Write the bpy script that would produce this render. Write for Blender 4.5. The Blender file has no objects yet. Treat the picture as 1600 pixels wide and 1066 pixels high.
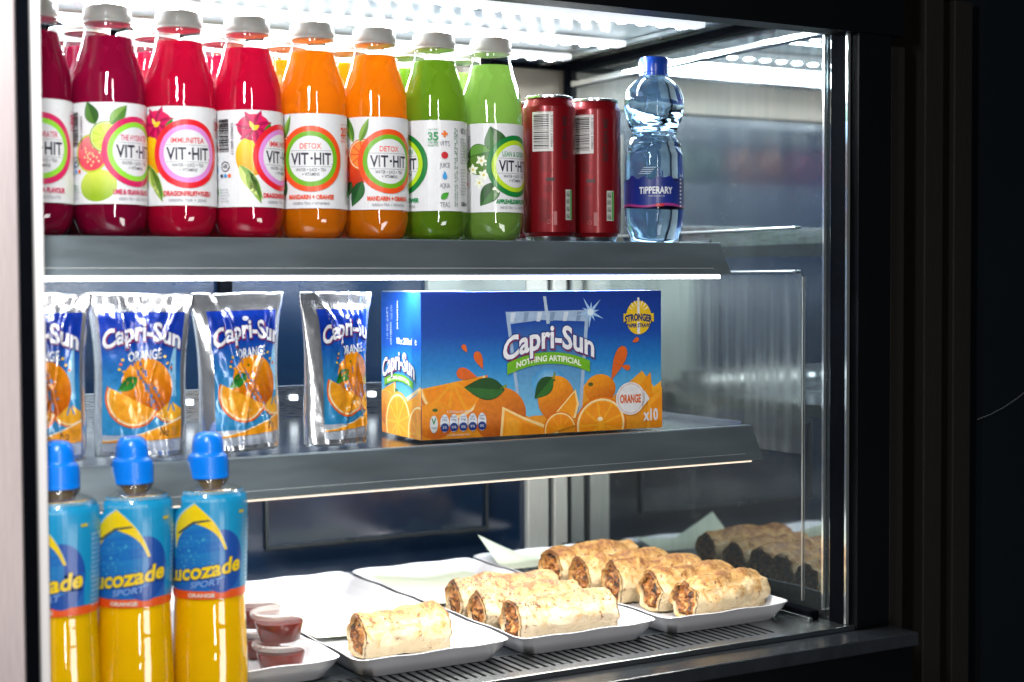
import bpy, bmesh, math, random
from math import sin, cos, pi, radians, sqrt
from mathutils import Vector, Matrix, noise
random.seed(7)
C = bpy.context.scene.collection
SC = bpy.context.scene
H = 1.30      # height of the eye above the floor; all z below are relative to it

# ---------------------------------------------------------------- camera
cd = bpy.data.cameras.new('camera'); cam = bpy.data.objects.new('camera', cd); C.objects.link(cam)
YAW, PIT, ROL = radians(30.0814), radians(2.1855), radians(0.2815)
F_ = Vector((sin(YAW)*cos(PIT), cos(YAW)*cos(PIT), -sin(PIT)))
R_ = Vector((cos(YAW), -sin(YAW), 0)); U_ = R_.cross(F_)
R2 = R_*cos(ROL) + U_*(-sin(ROL))*-1*-1; U2 = U_*cos(ROL) + R_*sin(ROL)
m3 = Matrix((R2, U2, -F_)).transposed()
cam.matrix_world = Matrix.Translation((0, 0, H)) @ m3.to_4x4()
cd.sensor_width = 36; cd.lens = 2403.7/1600*36; cd.clip_start = 0.05; cd.clip_end = 50
cd.dof.use_dof = True; cd.dof.focus_distance = 1.63; cd.dof.aperture_fstop = 4.2; cd.dof.aperture_blades = 9
SC.camera = cam
# ---------------------------------------------------------------- world, exposure
w = bpy.data.worlds.new('World'); SC.world = w; w.use_nodes = True
w.node_tree.nodes['Background'].inputs[0].default_value = (0.30, 0.42, 0.6, 1)
w.node_tree.nodes['Background'].inputs[1].default_value = 0.035
SC.view_settings.view_transform = 'Standard'; SC.view_settings.look = 'None'
SC.view_settings.gamma = 1; SC.view_settings.use_curve_mapping = False
SC.view_settings.exposure = 0.12
SC.cycles.use_denoising = True
try: SC.cycles.denoiser = 'OPENIMAGEDENOISE'
except Exception: pass
SC.cycles.max_bounces = 12; SC.cycles.transparent_max_bounces = 24; SC.cycles.transmission_bounces = 8
SC.cycles.sample_clamp_indirect = 6; SC.cycles.caustics_refractive = False; SC.cycles.caustics_reflective = False
# ---------------------------------------------------------------- lamps
def area(name, loc, target, sx, sy, power, col):
    l = bpy.data.lights.new(name, 'AREA'); l.shape = 'RECTANGLE'; l.size = sx; l.size_y = sy
    l.energy = power; l.color = col
    o = bpy.data.objects.new(name, l); C.objects.link(o); o.location = Vector(loc) + Vector((0, 0, H))
    d = (Vector(target) - Vector(loc)).normalized()
    o.rotation_euler = d.to_track_quat('-Z', 'Y').to_euler()
    return o
LED = (0.88, 0.96, 1.0)
area('front_lamp', (0.34, -0.35, 0.05), (0.7, 1.4, -0.1), 0.07, 1.3, 8.8, (1, 0.97, 0.93))
area('left_lamp', (0.16, 0.80, 0.42), (0.50, 1.38, -0.10), 0.06, 0.36, 6.5, (0.96, 0.98, 1.0))
area('low_fill', (0.95, -0.10, -0.62), (0.75, 1.40, -0.33), 0.5, 0.30, 3.6, (1, 0.98, 0.95))  # fill added low in front to brighten trays and rolls, no real lamp
area('ceiling_lamp_front', (0.74, 1.47, 0.292), (0.74, 1.50, -1), 0.80, 0.02, 4.0, LED)
area('ceiling_lamp_rear', (0.74, 1.72, 0.292), (0.74, 1.60, -1), 0.80, 0.08, 14.0, LED)
area('shelf_lamp_upper', (0.69, 1.392, 0.000), (0.69, 1.47, -1), 0.74, 0.008, 3.6, LED)
area('shelf_lamp_lower', (0.69, 1.345, -0.200), (0.69, 1.50, -0.7), 0.74, 0.008, 2.7, (1.0, 0.95, 0.87))
area('shelf_lamp_rear', (0.69, 1.56, -0.172), (0.69, 1.60, -0.7), 0.74, 0.03, 2.3, (1.0, 0.97, 0.92))

# ---------------------------------------------------------------- materials
def s2l(c):
    return tuple((x/12.92 if x <= .04045 else ((x+.055)/1.055)**2.4) for x in c)
def hexc(h):
    return s2l(tuple(int(h[i:i+2], 16)/255 for i in (0, 2, 4)))
def mat(name, col=(.5, .5, .5), rough=.5, metal=0, coat=0, trans=0, ior=1.45, spec=.5, aniso=0, emit=None, es=0, noise_amt=0, noise_scale=50, stretch=(1, 1, 1), bump=0, bump_scale=200, crough=.05, sss=0, rough_var=0):
    m = bpy.data.materials.new(name); m.use_nodes = True
    nt = m.node_tree; b = nt.nodes['Principled BSDF']
    b.inputs['Base Color'].default_value = (*col, 1); b.inputs['Roughness'].default_value = rough
    b.inputs['Metallic'].default_value = metal; b.inputs['Coat Weight'].default_value = coat
    b.inputs['Coat Roughness'].default_value = crough
    b.inputs['Transmission Weight'].default_value = trans; b.inputs['IOR'].default_value = ior
    b.inputs['Specular IOR Level'].default_value = spec; b.inputs['Anisotropic'].default_value = aniso
    if sss: b.inputs['Subsurface Weight'].default_value = sss; b.inputs['Subsurface Scale'].default_value = .01; b.inputs['Subsurface Radius'].default_value = (1, .6, .35)
    if emit: b.inputs['Emission Color'].default_value = (*emit, 1); b.inputs['Emission Strength'].default_value = es
    if noise_amt or bump or rough_var:
        tc = nt.nodes.new('ShaderNodeTexCoord'); mp = nt.nodes.new('ShaderNodeMapping'); mp.inputs['Scale'].default_value = stretch
        nt.links.new(tc.outputs['Object'], mp.inputs[0])
    if noise_amt or rough_var:
        n = nt.nodes.new('ShaderNodeTexNoise'); n.inputs['Scale'].default_value = noise_scale; n.inputs['Detail'].default_value = 5
        nt.links.new(mp.outputs[0], n.inputs['Vector'])
    if noise_amt:
        r = nt.nodes.new('ShaderNodeMix'); r.data_type = 'RGBA'
        r.inputs['A'].default_value = (*[max(0, c*(1-noise_amt)) for c in col], 1); r.inputs['B'].default_value = (*[min(1, c*(1+noise_amt)) for c in col], 1)
        nt.links.new(n.outputs['Fac'], r.inputs['Factor']); nt.links.new(r.outputs['Result'], b.inputs['Base Color'])
    if rough_var:
        mr = nt.nodes.new('ShaderNodeMapRange'); mr.inputs['To Min'].default_value = max(0, rough-rough_var); mr.inputs['To Max'].default_value = rough+rough_var
        mr.inputs['From Min'].default_value = .3; mr.inputs['From Max'].default_value = .7
        nt.links.new(n.outputs['Fac'], mr.inputs['Value']); nt.links.new(mr.outputs[0], b.inputs['Roughness'])
    if bump:
        n2 = nt.nodes.new('ShaderNodeTexNoise'); n2.inputs['Scale'].default_value = bump_scale; n2.inputs['Detail'].default_value = 4
        nt.links.new(mp.outputs[0], n2.inputs['Vector'])
        bp = nt.nodes.new('ShaderNodeBump'); bp.inputs['Strength'].default_value = bump; bp.inputs['Distance'].default_value = .002
        nt.links.new(n2.outputs['Fac'], bp.inputs['Height']); nt.links.new(bp.outputs[0], b.inputs['Normal'])
    return m
M = {}
M['steel'] = mat('brushed_steel', (.42, .45, .47), .30, 1, noise_amt=.12, noise_scale=60, stretch=(1, 18, 18), rough_var=.07)
M['lip_steel'] = mat('lip_steel', (.25, .30, .32), .36, .8, noise_amt=.14, noise_scale=8, stretch=(1.2, 6, 6), bump=.05, bump_scale=260, rough_var=.05)
M['ceil_steel'] = mat('ceiling_steel', (.78, .84, .86), .30, 1, noise_amt=.10, noise_scale=9, rough_var=.05)
M['shelf_steel'] = mat('shelf_steel', (.45, .48, .5), .22, 1, noise_amt=.08, noise_scale=20)
M['deck_steel'] = mat('deck_steel', (.13, .16, .19), .30, .8, noise_amt=.3, noise_scale=60, bump=.15, bump_scale=200)
M['trim_steel'] = mat('trim_steel', (.45, .47, .48), .26, 1, noise_amt=.15, noise_scale=60, stretch=(.5, 8, 8), bump=.05, bump_scale=120)
M['ledge'] = mat('dark_ledge', (.035, .04, .047), .22, .5, noise_amt=.4, noise_scale=50, bump=.1, bump_scale=150)
M['black'] = mat('black_metal', (.002, .0025, .0035), .45, 0, spec=.15, noise_amt=.3, noise_scale=8)
M['rail_dark'] = mat('rail_panel', (.05, .06, .07), .35, .9, noise_amt=.3, noise_scale=12, rough_var=.1)
M['grey_steel'] = mat('grey_steel', (.30, .34, .33), .4, .6, noise_amt=.2, noise_scale=14)
M['lining'] = mat('side_lining', (.42, .46, .44), .15, .93, noise_amt=.2, noise_scale=9, stretch=(1, 9, .5), rough_var=.08)  # pale sheet standing in for hazy light on the side wall
M['gasket'] = mat('gasket', (.002, .0025, .004), .8, spec=.02, noise_amt=.3)
M['navy'] = mat('navy_glass', (.004, .012, .030), .14, 0, spec=.8, noise_amt=.8, noise_scale=5, rough_var=.06)
M['tan'] = mat('tan_steel', (.15, .125, .10), .38, .6, noise_amt=.15, noise_scale=20)
M['frame_alu'] = mat('aluminium', (.62, .62, .58), .40, .7, noise_amt=.1, noise_scale=30, stretch=(10, 10, 1))
M['left_steel'] = mat('door_steel', (.42, .36, .36), .42, .8, noise_amt=.15, noise_scale=40, stretch=(20, 20, 1))
M['white_edge'] = mat('white_edge', (.78, .74, .72), .35, noise_amt=.03, noise_scale=20)
M['clear_edge'] = mat('polished_edge', (.75, .80, .80), .12, .9)
M['dot'] = mat('led_dot', (1, 1, 1), .5, emit=(.9, .97, 1), es=170)
M['dot_dim'] = mat('led_dot_small', (1, 1, 1), .5, emit=(.9, .97, 1), es=5)
M['led_bar'] = mat('led_diffuser', (1, 1, 1), .5, emit=(.93, .95, 1), es=12)
M['led_warm'] = mat('led_diffuser_warm', (1, 1, 1), .5, emit=(1, .72, .45), es=.8)  # glow imitating warm light that catches the lower lip edge
M['led_body'] = mat('led_housing', (.6, .63, .65), .35, .5, noise_amt=.05)
M['led_glow'] = mat('led_strip_diffuser', (.9, .9, .9), .5, emit=(.86, .94, 1), es=.8)  # housing given a glow to imitate the glare around the dots
M['cap'] = mat('cap_plastic', (.52, .51, .48), .38, coat=.2, sss=.25, noise_amt=.03, noise_scale=30)
M['sport_cap'] = mat('blue_cap_plastic', (.0, .20, .80), .32, coat=.3, noise_amt=.05, noise_scale=30)
M['blue_cap'] = mat('dark_blue_cap', (.01, .06, .42), .28, coat=.5, noise_amt=.05, noise_scale=30)
M['can_red'] = mat('can_red', (.19, .002, .006), .34, .35, coat=.25, noise_amt=.12, noise_scale=25)
M['can_alu'] = mat('can_aluminium', (.75, .76, .77), .22, 1, noise_amt=.05)
M['porcelain'] = mat('white_melamine', (.68, .69, .74), .22, coat=.4, noise_amt=.03, noise_scale=12)
M['paper'] = mat('greaseproof_paper', (.58, .64, .52), .7, noise_amt=.04, noise_scale=30, bump=.1, bump_scale=60)
M['foil'] = mat('foil', (.86, .88, .92), .22, .9, bump=.6, bump_scale=50, noise_amt=.05, stretch=(1, 1, .35))
M['wood'] = mat('dark_batten', (.011, .009, .008), .6, spec=.2, noise_amt=.35, noise_scale=60, stretch=(10, 10, .8), bump=.2, bump_scale=60)
M['wall'] = mat('dark_wall_panel', (.003, .005, .007), .5, spec=.25, noise_amt=.4, noise_scale=6)

def mix_transparent(name, tint, gl_rough=.02, ior=1.5, base=0.04, tfac=1.0):
    """thin clear plastic or glass: mostly see-through, fresnel gloss"""
    m = bpy.data.materials.new(name); m.use_nodes = True; nt = m.node_tree
    for n in list(nt.nodes): nt.nodes.remove(n)
    o = nt.nodes.new('ShaderNodeOutputMaterial'); mx = nt.nodes.new('ShaderNodeMixShader')
    t = nt.nodes.new('ShaderNodeBsdfTransparent')
    lw = nt.nodes.new('ShaderNodeLayerWeight'); lw.inputs[0].default_value = .25; tm = nt.nodes.new('ShaderNodeMix'); tm.data_type = 'RGBA'   # a longer path through the wall near the outline
    tm.inputs['A'].default_value = (*tint, 1); tm.inputs['B'].default_value = (*[c*.62 for c in tint], 1)
    nt.links.new(lw.outputs['Facing'], tm.inputs['Factor']); nt.links.new(tm.outputs['Result'], t.inputs[0])
    g = nt.nodes.new('ShaderNodeBsdfGlossy'); g.inputs['Roughness'].default_value = gl_rough; g.inputs[0].default_value = (.95, .97, 1, 1)
    f = nt.nodes.new('ShaderNodeFresnel'); f.inputs[0].default_value = ior
    a = nt.nodes.new('ShaderNodeMath'); a.operation = 'ADD'; a.inputs[1].default_value = base
    ge = nt.nodes.new('ShaderNodeNewGeometry'); iv = nt.nodes.new('ShaderNodeMath'); iv.operation = 'SUBTRACT'; iv.inputs[0].default_value = 1
    mu = nt.nodes.new('ShaderNodeMath'); mu.operation = 'MULTIPLY'     # a thin wall does not trap light: gloss on its outer face only
    nt.links.new(f.outputs[0], a.inputs[0]); nt.links.new(ge.outputs['Backfacing'], iv.inputs[1])
    nt.links.new(a.outputs[0], mu.inputs[0]); nt.links.new(iv.outputs[0], mu.inputs[1]); nt.links.new(mu.outputs[0], mx.inputs[0])
    nt.links.new(t.outputs[0], mx.inputs[1]); nt.links.new(g.outputs[0], mx.inputs[2]); nt.links.new(mx.outputs[0], o.inputs[0])
    n = nt.nodes.new('ShaderNodeTexNoise'); n.inputs['Scale'].default_value = 45; tc = nt.nodes.new('ShaderNodeTexCoord')
    nt.links.new(tc.outputs['Object'], n.inputs['Vector'])
    bp = nt.nodes.new('ShaderNodeBump'); bp.inputs['Strength'].default_value = .25; bp.inputs['Distance'].default_value = .002
    nt.links.new(n.outputs['Fac'], bp.inputs['Height']); nt.links.new(bp.outputs[0], g.inputs['Normal']); nt.links.new(bp.outputs[0], f.inputs['Normal'])
    return m
M['shell'] = mix_transparent('clear_bottle_plastic', (.97, .98, .98), .03, 1.5, .04)
M['cup_clear'] = mix_transparent('clear_cup_plastic', (.96, .96, .96), .08, 1.22, .01)

def frosted(name, col, alpha, rough=.25):
    m = mat(name, col, rough, coat=.3, noise_amt=.05, noise_scale=80); m.node_tree.nodes['Principled BSDF'].inputs['Alpha'].default_value = alpha
    return m
M['lid_frost'] = frosted('frosted_lid', (.8, .8, .8), .24); M['cup_frost'] = frosted('frosted_cup', (.75, .75, .75), .03, .12)
def liquid(name, col, tr=.55):
    m = bpy.data.materials.new(name); m.use_nodes = True; nt = m.node_tree
    for n in list(nt.nodes): nt.nodes.remove(n)
    o = nt.nodes.new('ShaderNodeOutputMaterial'); mx = nt.nodes.new('ShaderNodeMixShader'); mx.inputs[0].default_value = tr
    d = nt.nodes.new('ShaderNodeBsdfDiffuse'); t = nt.nodes.new('ShaderNodeBsdfTranslucent')
    tc = nt.nodes.new('ShaderNodeTexCoord'); n = nt.nodes.new('ShaderNodeTexNoise'); n.inputs['Scale'].default_value = 18
    r = nt.nodes.new('ShaderNodeMix'); r.data_type = 'RGBA'
    r.inputs['A'].default_value = (*[c*.82 for c in col], 1); r.inputs['B'].default_value = (*[min(1, c*1.12) for c in col], 1)
    nt.links.new(tc.outputs['Object'], n.inputs['Vector']); nt.links.new(n.outputs['Fac'], r.inputs['Factor'])
    nt.links.new(r.outputs['Result'], d.inputs[0])
    gm = nt.nodes.new('ShaderNodeGamma'); gm.inputs['Gamma'].default_value = .5     # light that crosses only one wall is tinted half as deeply
    nt.links.new(r.outputs['Result'], gm.inputs[0]); nt.links.new(gm.outputs[0], t.inputs[0])
    nt.links.new(d.outputs[0], mx.inputs[1]); nt.links.new(t.outputs[0], mx.inputs[2]); nt.links.new(mx.outputs[0], o.inputs[0])
    return m
M['liq_crimson'] = liquid('crimson_juice', (.30, .003, .040))
M['liq_red'] = liquid('red_juice', (.56, .004, .038))
M['liq_orange'] = liquid('orange_juice', (.84, .22, .003))
M['liq_green'] = liquid('green_juice', (.15, .30, .014))
M['liq_pale'] = liquid('pale_green_juice', (.25, .44, .075))
M['liq_yellow'] = liquid('yellow_sports_drink', (1, .54, .0), .05)
M['sauce'] = mat('red_sauce', (.085, .005, .0015), .2, sss=.05, noise_amt=.5, noise_scale=60)
M['water'] = mat('bluish_water_bottle', (.42, .66, .96), .02, trans=1, ior=1.31, bump=.12, bump_scale=60)

def print_mat(name, rough=.35, coat=.35, metal=0, bs=.08, sc=70, grain=.04):
    m = bpy.data.materials.new(name); m.use_nodes = True; nt = m.node_tree; b = nt.nodes['Principled BSDF']
    a = nt.nodes.new('ShaderNodeVertexColor'); a.layer_name = 'Col'
    gn = nt.nodes.new('ShaderNodeTexNoise'); gn.inputs['Scale'].default_value = 190; gn.inputs['Detail'].default_value = 8; gt = nt.nodes.new('ShaderNodeTexCoord'); nt.links.new(gt.outputs['Object'], gn.inputs['Vector'])
    gr = nt.nodes.new('ShaderNodeMapRange'); gr.inputs['From Min'].default_value = .3; gr.inputs['From Max'].default_value = .7; gr.inputs['To Min'].default_value = 1-grain; gr.inputs['To Max'].default_value = 1+grain*.6
    nt.links.new(gn.outputs['Fac'], gr.inputs['Value']); gm = nt.nodes.new('ShaderNodeVectorMath'); gm.operation = 'SCALE'
    nt.links.new(a.outputs[0], gm.inputs[0]); nt.links.new(gr.outputs[0], gm.inputs['Scale'])
    nt.links.new(gm.outputs[0], b.inputs['Base Color']); b.inputs['Roughness'].default_value = rough
    b.inputs['Coat Weight'].default_value = coat; b.inputs['Coat Roughness'].default_value = .12; b.inputs['Metallic'].default_value = metal
    n = nt.nodes.new('ShaderNodeTexNoise'); n.inputs['Scale'].default_value = sc; n.inputs['Detail'].default_value = 3; tc = nt.nodes.new('ShaderNodeTexCoord')
    nt.links.new(tc.outputs['Object'], n.inputs['Vector'])
    bp = nt.nodes.new('ShaderNodeBump'); bp.inputs['Strength'].default_value = bs; bp.inputs['Distance'].default_value = .002
    nt.links.new(n.outputs['Fac'], bp.inputs['Height']); nt.links.new(bp.outputs[0], b.inputs['Coat Normal'])
    if bs > .3: nt.links.new(bp.outputs[0], b.inputs['Normal'])
    return m
M['print'] = print_mat('printed_label'); M['print_card'] = print_mat('printed_card', .42, .3, bs=.2, sc=25, grain=.11)
M['print_foil'] = print_mat('printed_foil', .25, 1.0, .15, bs=.7, sc=48, grain=.15); M['print_can'] = print_mat('printed_can', .45, .1, .0)

# wall pane with fingerprints and faint dust, partly mirror
def pane_mat():
    m = bpy.data.materials.new('side_pane'); m.use_nodes = True; nt = m.node_tree; b = nt.nodes['Principled BSDF']
    tc = nt.nodes.new('ShaderNodeTexCoord'); mp = nt.nodes.new('ShaderNodeMapping'); mp.inputs['Scale'].default_value = (1, 14, .7)
    n = nt.nodes.new('ShaderNodeTexNoise'); n.inputs['Scale'].default_value = 7; n.inputs['Detail'].default_value = 6
    nt.links.new(tc.outputs['Object'], mp.inputs[0]); nt.links.new(mp.outputs[0], n.inputs['Vector'])
    r = nt.nodes.new('ShaderNodeMix'); r.data_type = 'RGBA'; r.inputs['A'].default_value = (.15, .19, .22, 1); r.inputs['B'].default_value = (.30, .33, .33, 1)
    nt.links.new(n.outputs['Fac'], r.inputs['Factor']); nt.links.new(r.outputs['Result'], b.inputs['Base Color'])
    b.inputs['Metallic'].default_value = .93
    du = nt.nodes.new('ShaderNodeTexVoronoi'); du.inputs['Scale'].default_value = 170; du.inputs['Randomness'].default_value = 1; nt.links.new(tc.outputs['Object'], du.inputs['Vector'])
    dl = nt.nodes.new('ShaderNodeMapRange'); dl.inputs['From Min'].default_value = .13; dl.inputs['From Max'].default_value = .05; nt.links.new(du.outputs['Distance'], dl.inputs['Value'])
    dn = nt.nodes.new('ShaderNodeTexNoise'); dn.inputs['Scale'].default_value = 16; dn.inputs['Detail'].default_value = 6; dn.inputs['Roughness'].default_value = .7; nt.links.new(tc.outputs['Object'], dn.inputs['Vector'])
    dr = nt.nodes.new('ShaderNodeMapRange'); dr.inputs['From Min'].default_value = .50; dr.inputs['From Max'].default_value = .72; dr.inputs['To Min'].default_value = .15; nt.links.new(dn.outputs['Fac'], dr.inputs['Value'])
    dm = nt.nodes.new('ShaderNodeMath'); dm.operation = 'MULTIPLY'; nt.links.new(dl.outputs[0], dm.inputs[0]); nt.links.new(dr.outputs[0], dm.inputs[1])
    ds = nt.nodes.new('ShaderNodeMapRange'); ds.inputs['From Min'].default_value = .58; ds.inputs['From Max'].default_value = .80; ds.inputs['To Max'].default_value = .10; nt.links.new(dn.outputs['Fac'], ds.inputs['Value'])
    da = nt.nodes.new('ShaderNodeMath'); da.operation = 'ADD'; nt.links.new(dm.outputs[0], da.inputs[0]); nt.links.new(ds.outputs[0], da.inputs[1])
    dc = nt.nodes.new('ShaderNodeMix'); dc.data_type = 'RGBA'; dc.inputs['B'].default_value = (.5, .5, .48, 1); nt.links.new(r.outputs['Result'], dc.inputs['A']); nt.links.new(da.outputs[0], dc.inputs['Factor']); nt.links.new(dc.outputs['Result'], b.inputs['Base Color'])
    me_ = nt.nodes.new('ShaderNodeMapRange'); me_.inputs['To Min'].default_value = .93; me_.inputs['To Max'].default_value = 0; nt.links.new(da.outputs[0], me_.inputs['Value']); nt.links.new(me_.outputs[0], b.inputs['Metallic'])
    v = nt.nodes.new('ShaderNodeTexNoise'); v.inputs['Scale'].default_value = 3; v.inputs['Detail'].default_value = 3
    nt.links.new(tc.outputs['Object'], v.inputs['Vector'])
    mr = nt.nodes.new('ShaderNodeMapRange'); mr.inputs['From Min'].default_value = .35; mr.inputs['From Max'].default_value = .75
    mr.inputs['To Min'].default_value = .022; mr.inputs['To Max'].default_value = .06
    nt.links.new(v.outputs['Fac'], mr.inputs['Value']); nt.links.new(mr.outputs[0], b.inputs['Roughness'])
    return m
M['pane'] = pane_mat()

# ---------------------------------------------------------------- object helpers
def thing(name, label, cat, loc=(0, 0, 0), rotz=0, group=None):
    o = bpy.data.objects.new(name, None); C.objects.link(o)
    o.location = (loc[0], loc[1], loc[2]+H); o.rotation_euler = (0, 0, rotz); o.empty_display_size = .02
    o['label'] = label; o['category'] = cat
    if group: o['group'] = group
    return o
def obj(name, bm, material, parent=None, smooth=None, absolute=False):
    me = bpy.data.meshes.new(name)
    if absolute and parent is not None:
        q = Vector((parent.location.x, parent.location.y, parent.location.z - H))
        bmesh.ops.translate(bm, verts=bm.verts, vec=-q)
    bm.normal_update(); bm.to_mesh(me); bm.free()
    o = bpy.data.objects.new(name, me); C.objects.link(o)
    for m_ in (material if isinstance(material, (list, tuple)) else [material]): me.materials.append(m_)
    if smooth is not None:
        me.shade_smooth()
        if smooth < 3: me.set_sharp_from_angle(angle=smooth)
    if parent is not None: o.parent = parent
    else: o.location.z = H
    return o
def tag(o, label, cat=None, group=None):
    o['label'] = label
    if cat: o['category'] = cat
    if group: o['group'] = group
def add_box(bm, x0, x1, y0, y1, z0, z1, bev=0):
    vs = [bm.verts.new((x, y, z)) for z in (z0, z1) for y in (y0, y1) for x in (x0, x1)]
    fs = [(0, 2, 3, 1), (4, 5, 7, 6), (0, 1, 5, 4), (2, 6, 7, 3), (0, 4, 6, 2), (1, 3, 7, 5)]
    F = [bm.faces.new([vs[i] for i in f]) for f in fs]
    if bev:
        ed = list({e for f in F for e in f.edges})
        bmesh.ops.bevel(bm, geom=ed, offset=bev, segments=2, affect='EDGES', profile=.5)
    return F
def BX(*a, **k):
    bm = bmesh.new(); add_box(bm, *a, **k); return bm
def lathe(bm, prof, n=48, mod=None, close_top=True, close_bot=True, cx=0, cy=0):
    rings = []
    for r, z in prof:
        ring = []
        for i in range(n):
            a = 2*pi*i/n; rr, zz = (mod(r, z, a) if mod else (r, z))
            ring.append(bm.verts.new((cx+rr*cos(a), cy+rr*sin(a), zz)))
        rings.append(ring)
    for A, B in zip(rings, rings[1:]):
        for i in range(n):
            bm.faces.new((A[i], A[(i+1) % n], B[(i+1) % n], B[i]))
    if close_bot: bm.faces.new(list(reversed(rings[0])))
    if close_top: bm.faces.new(rings[-1])
    return rings
def smooth_prof(pts, k=5):
    """Catmull-Rom through (r,z) points"""
    out = []
    P = [pts[0]] + list(pts) + [pts[-1]]
    for i in range(1, len(P)-2):
        p0, p1, p2, p3 = P[i-1], P[i], P[i+1], P[i+2]
        for j in range(k):
            t = j/k
            out.append(tuple(.5*((2*p1[c]) + (-p0[c]+p2[c])*t + (2*p0[c]-5*p1[c]+4*p2[c]-p3[c])*t*t + (-p0[c]+3*p1[c]-3*p2[c]+p3[c])*t**3) for c in (0, 1)))
    out.append(pts[-1]); return out
def radius_at(prof, z):
    for (r0, z0), (r1, z1) in zip(prof, prof[1:]):
        if z0 <= z <= z1 and z1 > z0: return r0+(r1-r0)*(z-z0)/(z1-z0)
    return prof[0][0] if z < prof[0][1] else prof[-1][0]
def tube(bm, pts, r, n=8):
    rings = []
    for i, p in enumerate(pts):
        p = Vector(p); d = (Vector(pts[min(i+1, len(pts)-1)])-Vector(pts[max(i-1, 0)])).normalized()
        a = d.orthogonal().normalized(); b = d.cross(a)
        if rings:
            a = (pa - d*pa.dot(d)).normalized(); b = d.cross(a)
        pa = a
        rings.append([bm.verts.new(p+a*r*cos(2*pi*k/n)+b*r*sin(2*pi*k/n)) for k in range(n)])
    for A, B in zip(rings, rings[1:]):
        for k in range(n): bm.faces.new((A[k], A[(k+1) % n], B[(k+1) % n], B[k]))
    bm.faces.new(list(reversed(rings[0]))); bm.faces.new(rings[-1])

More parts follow.
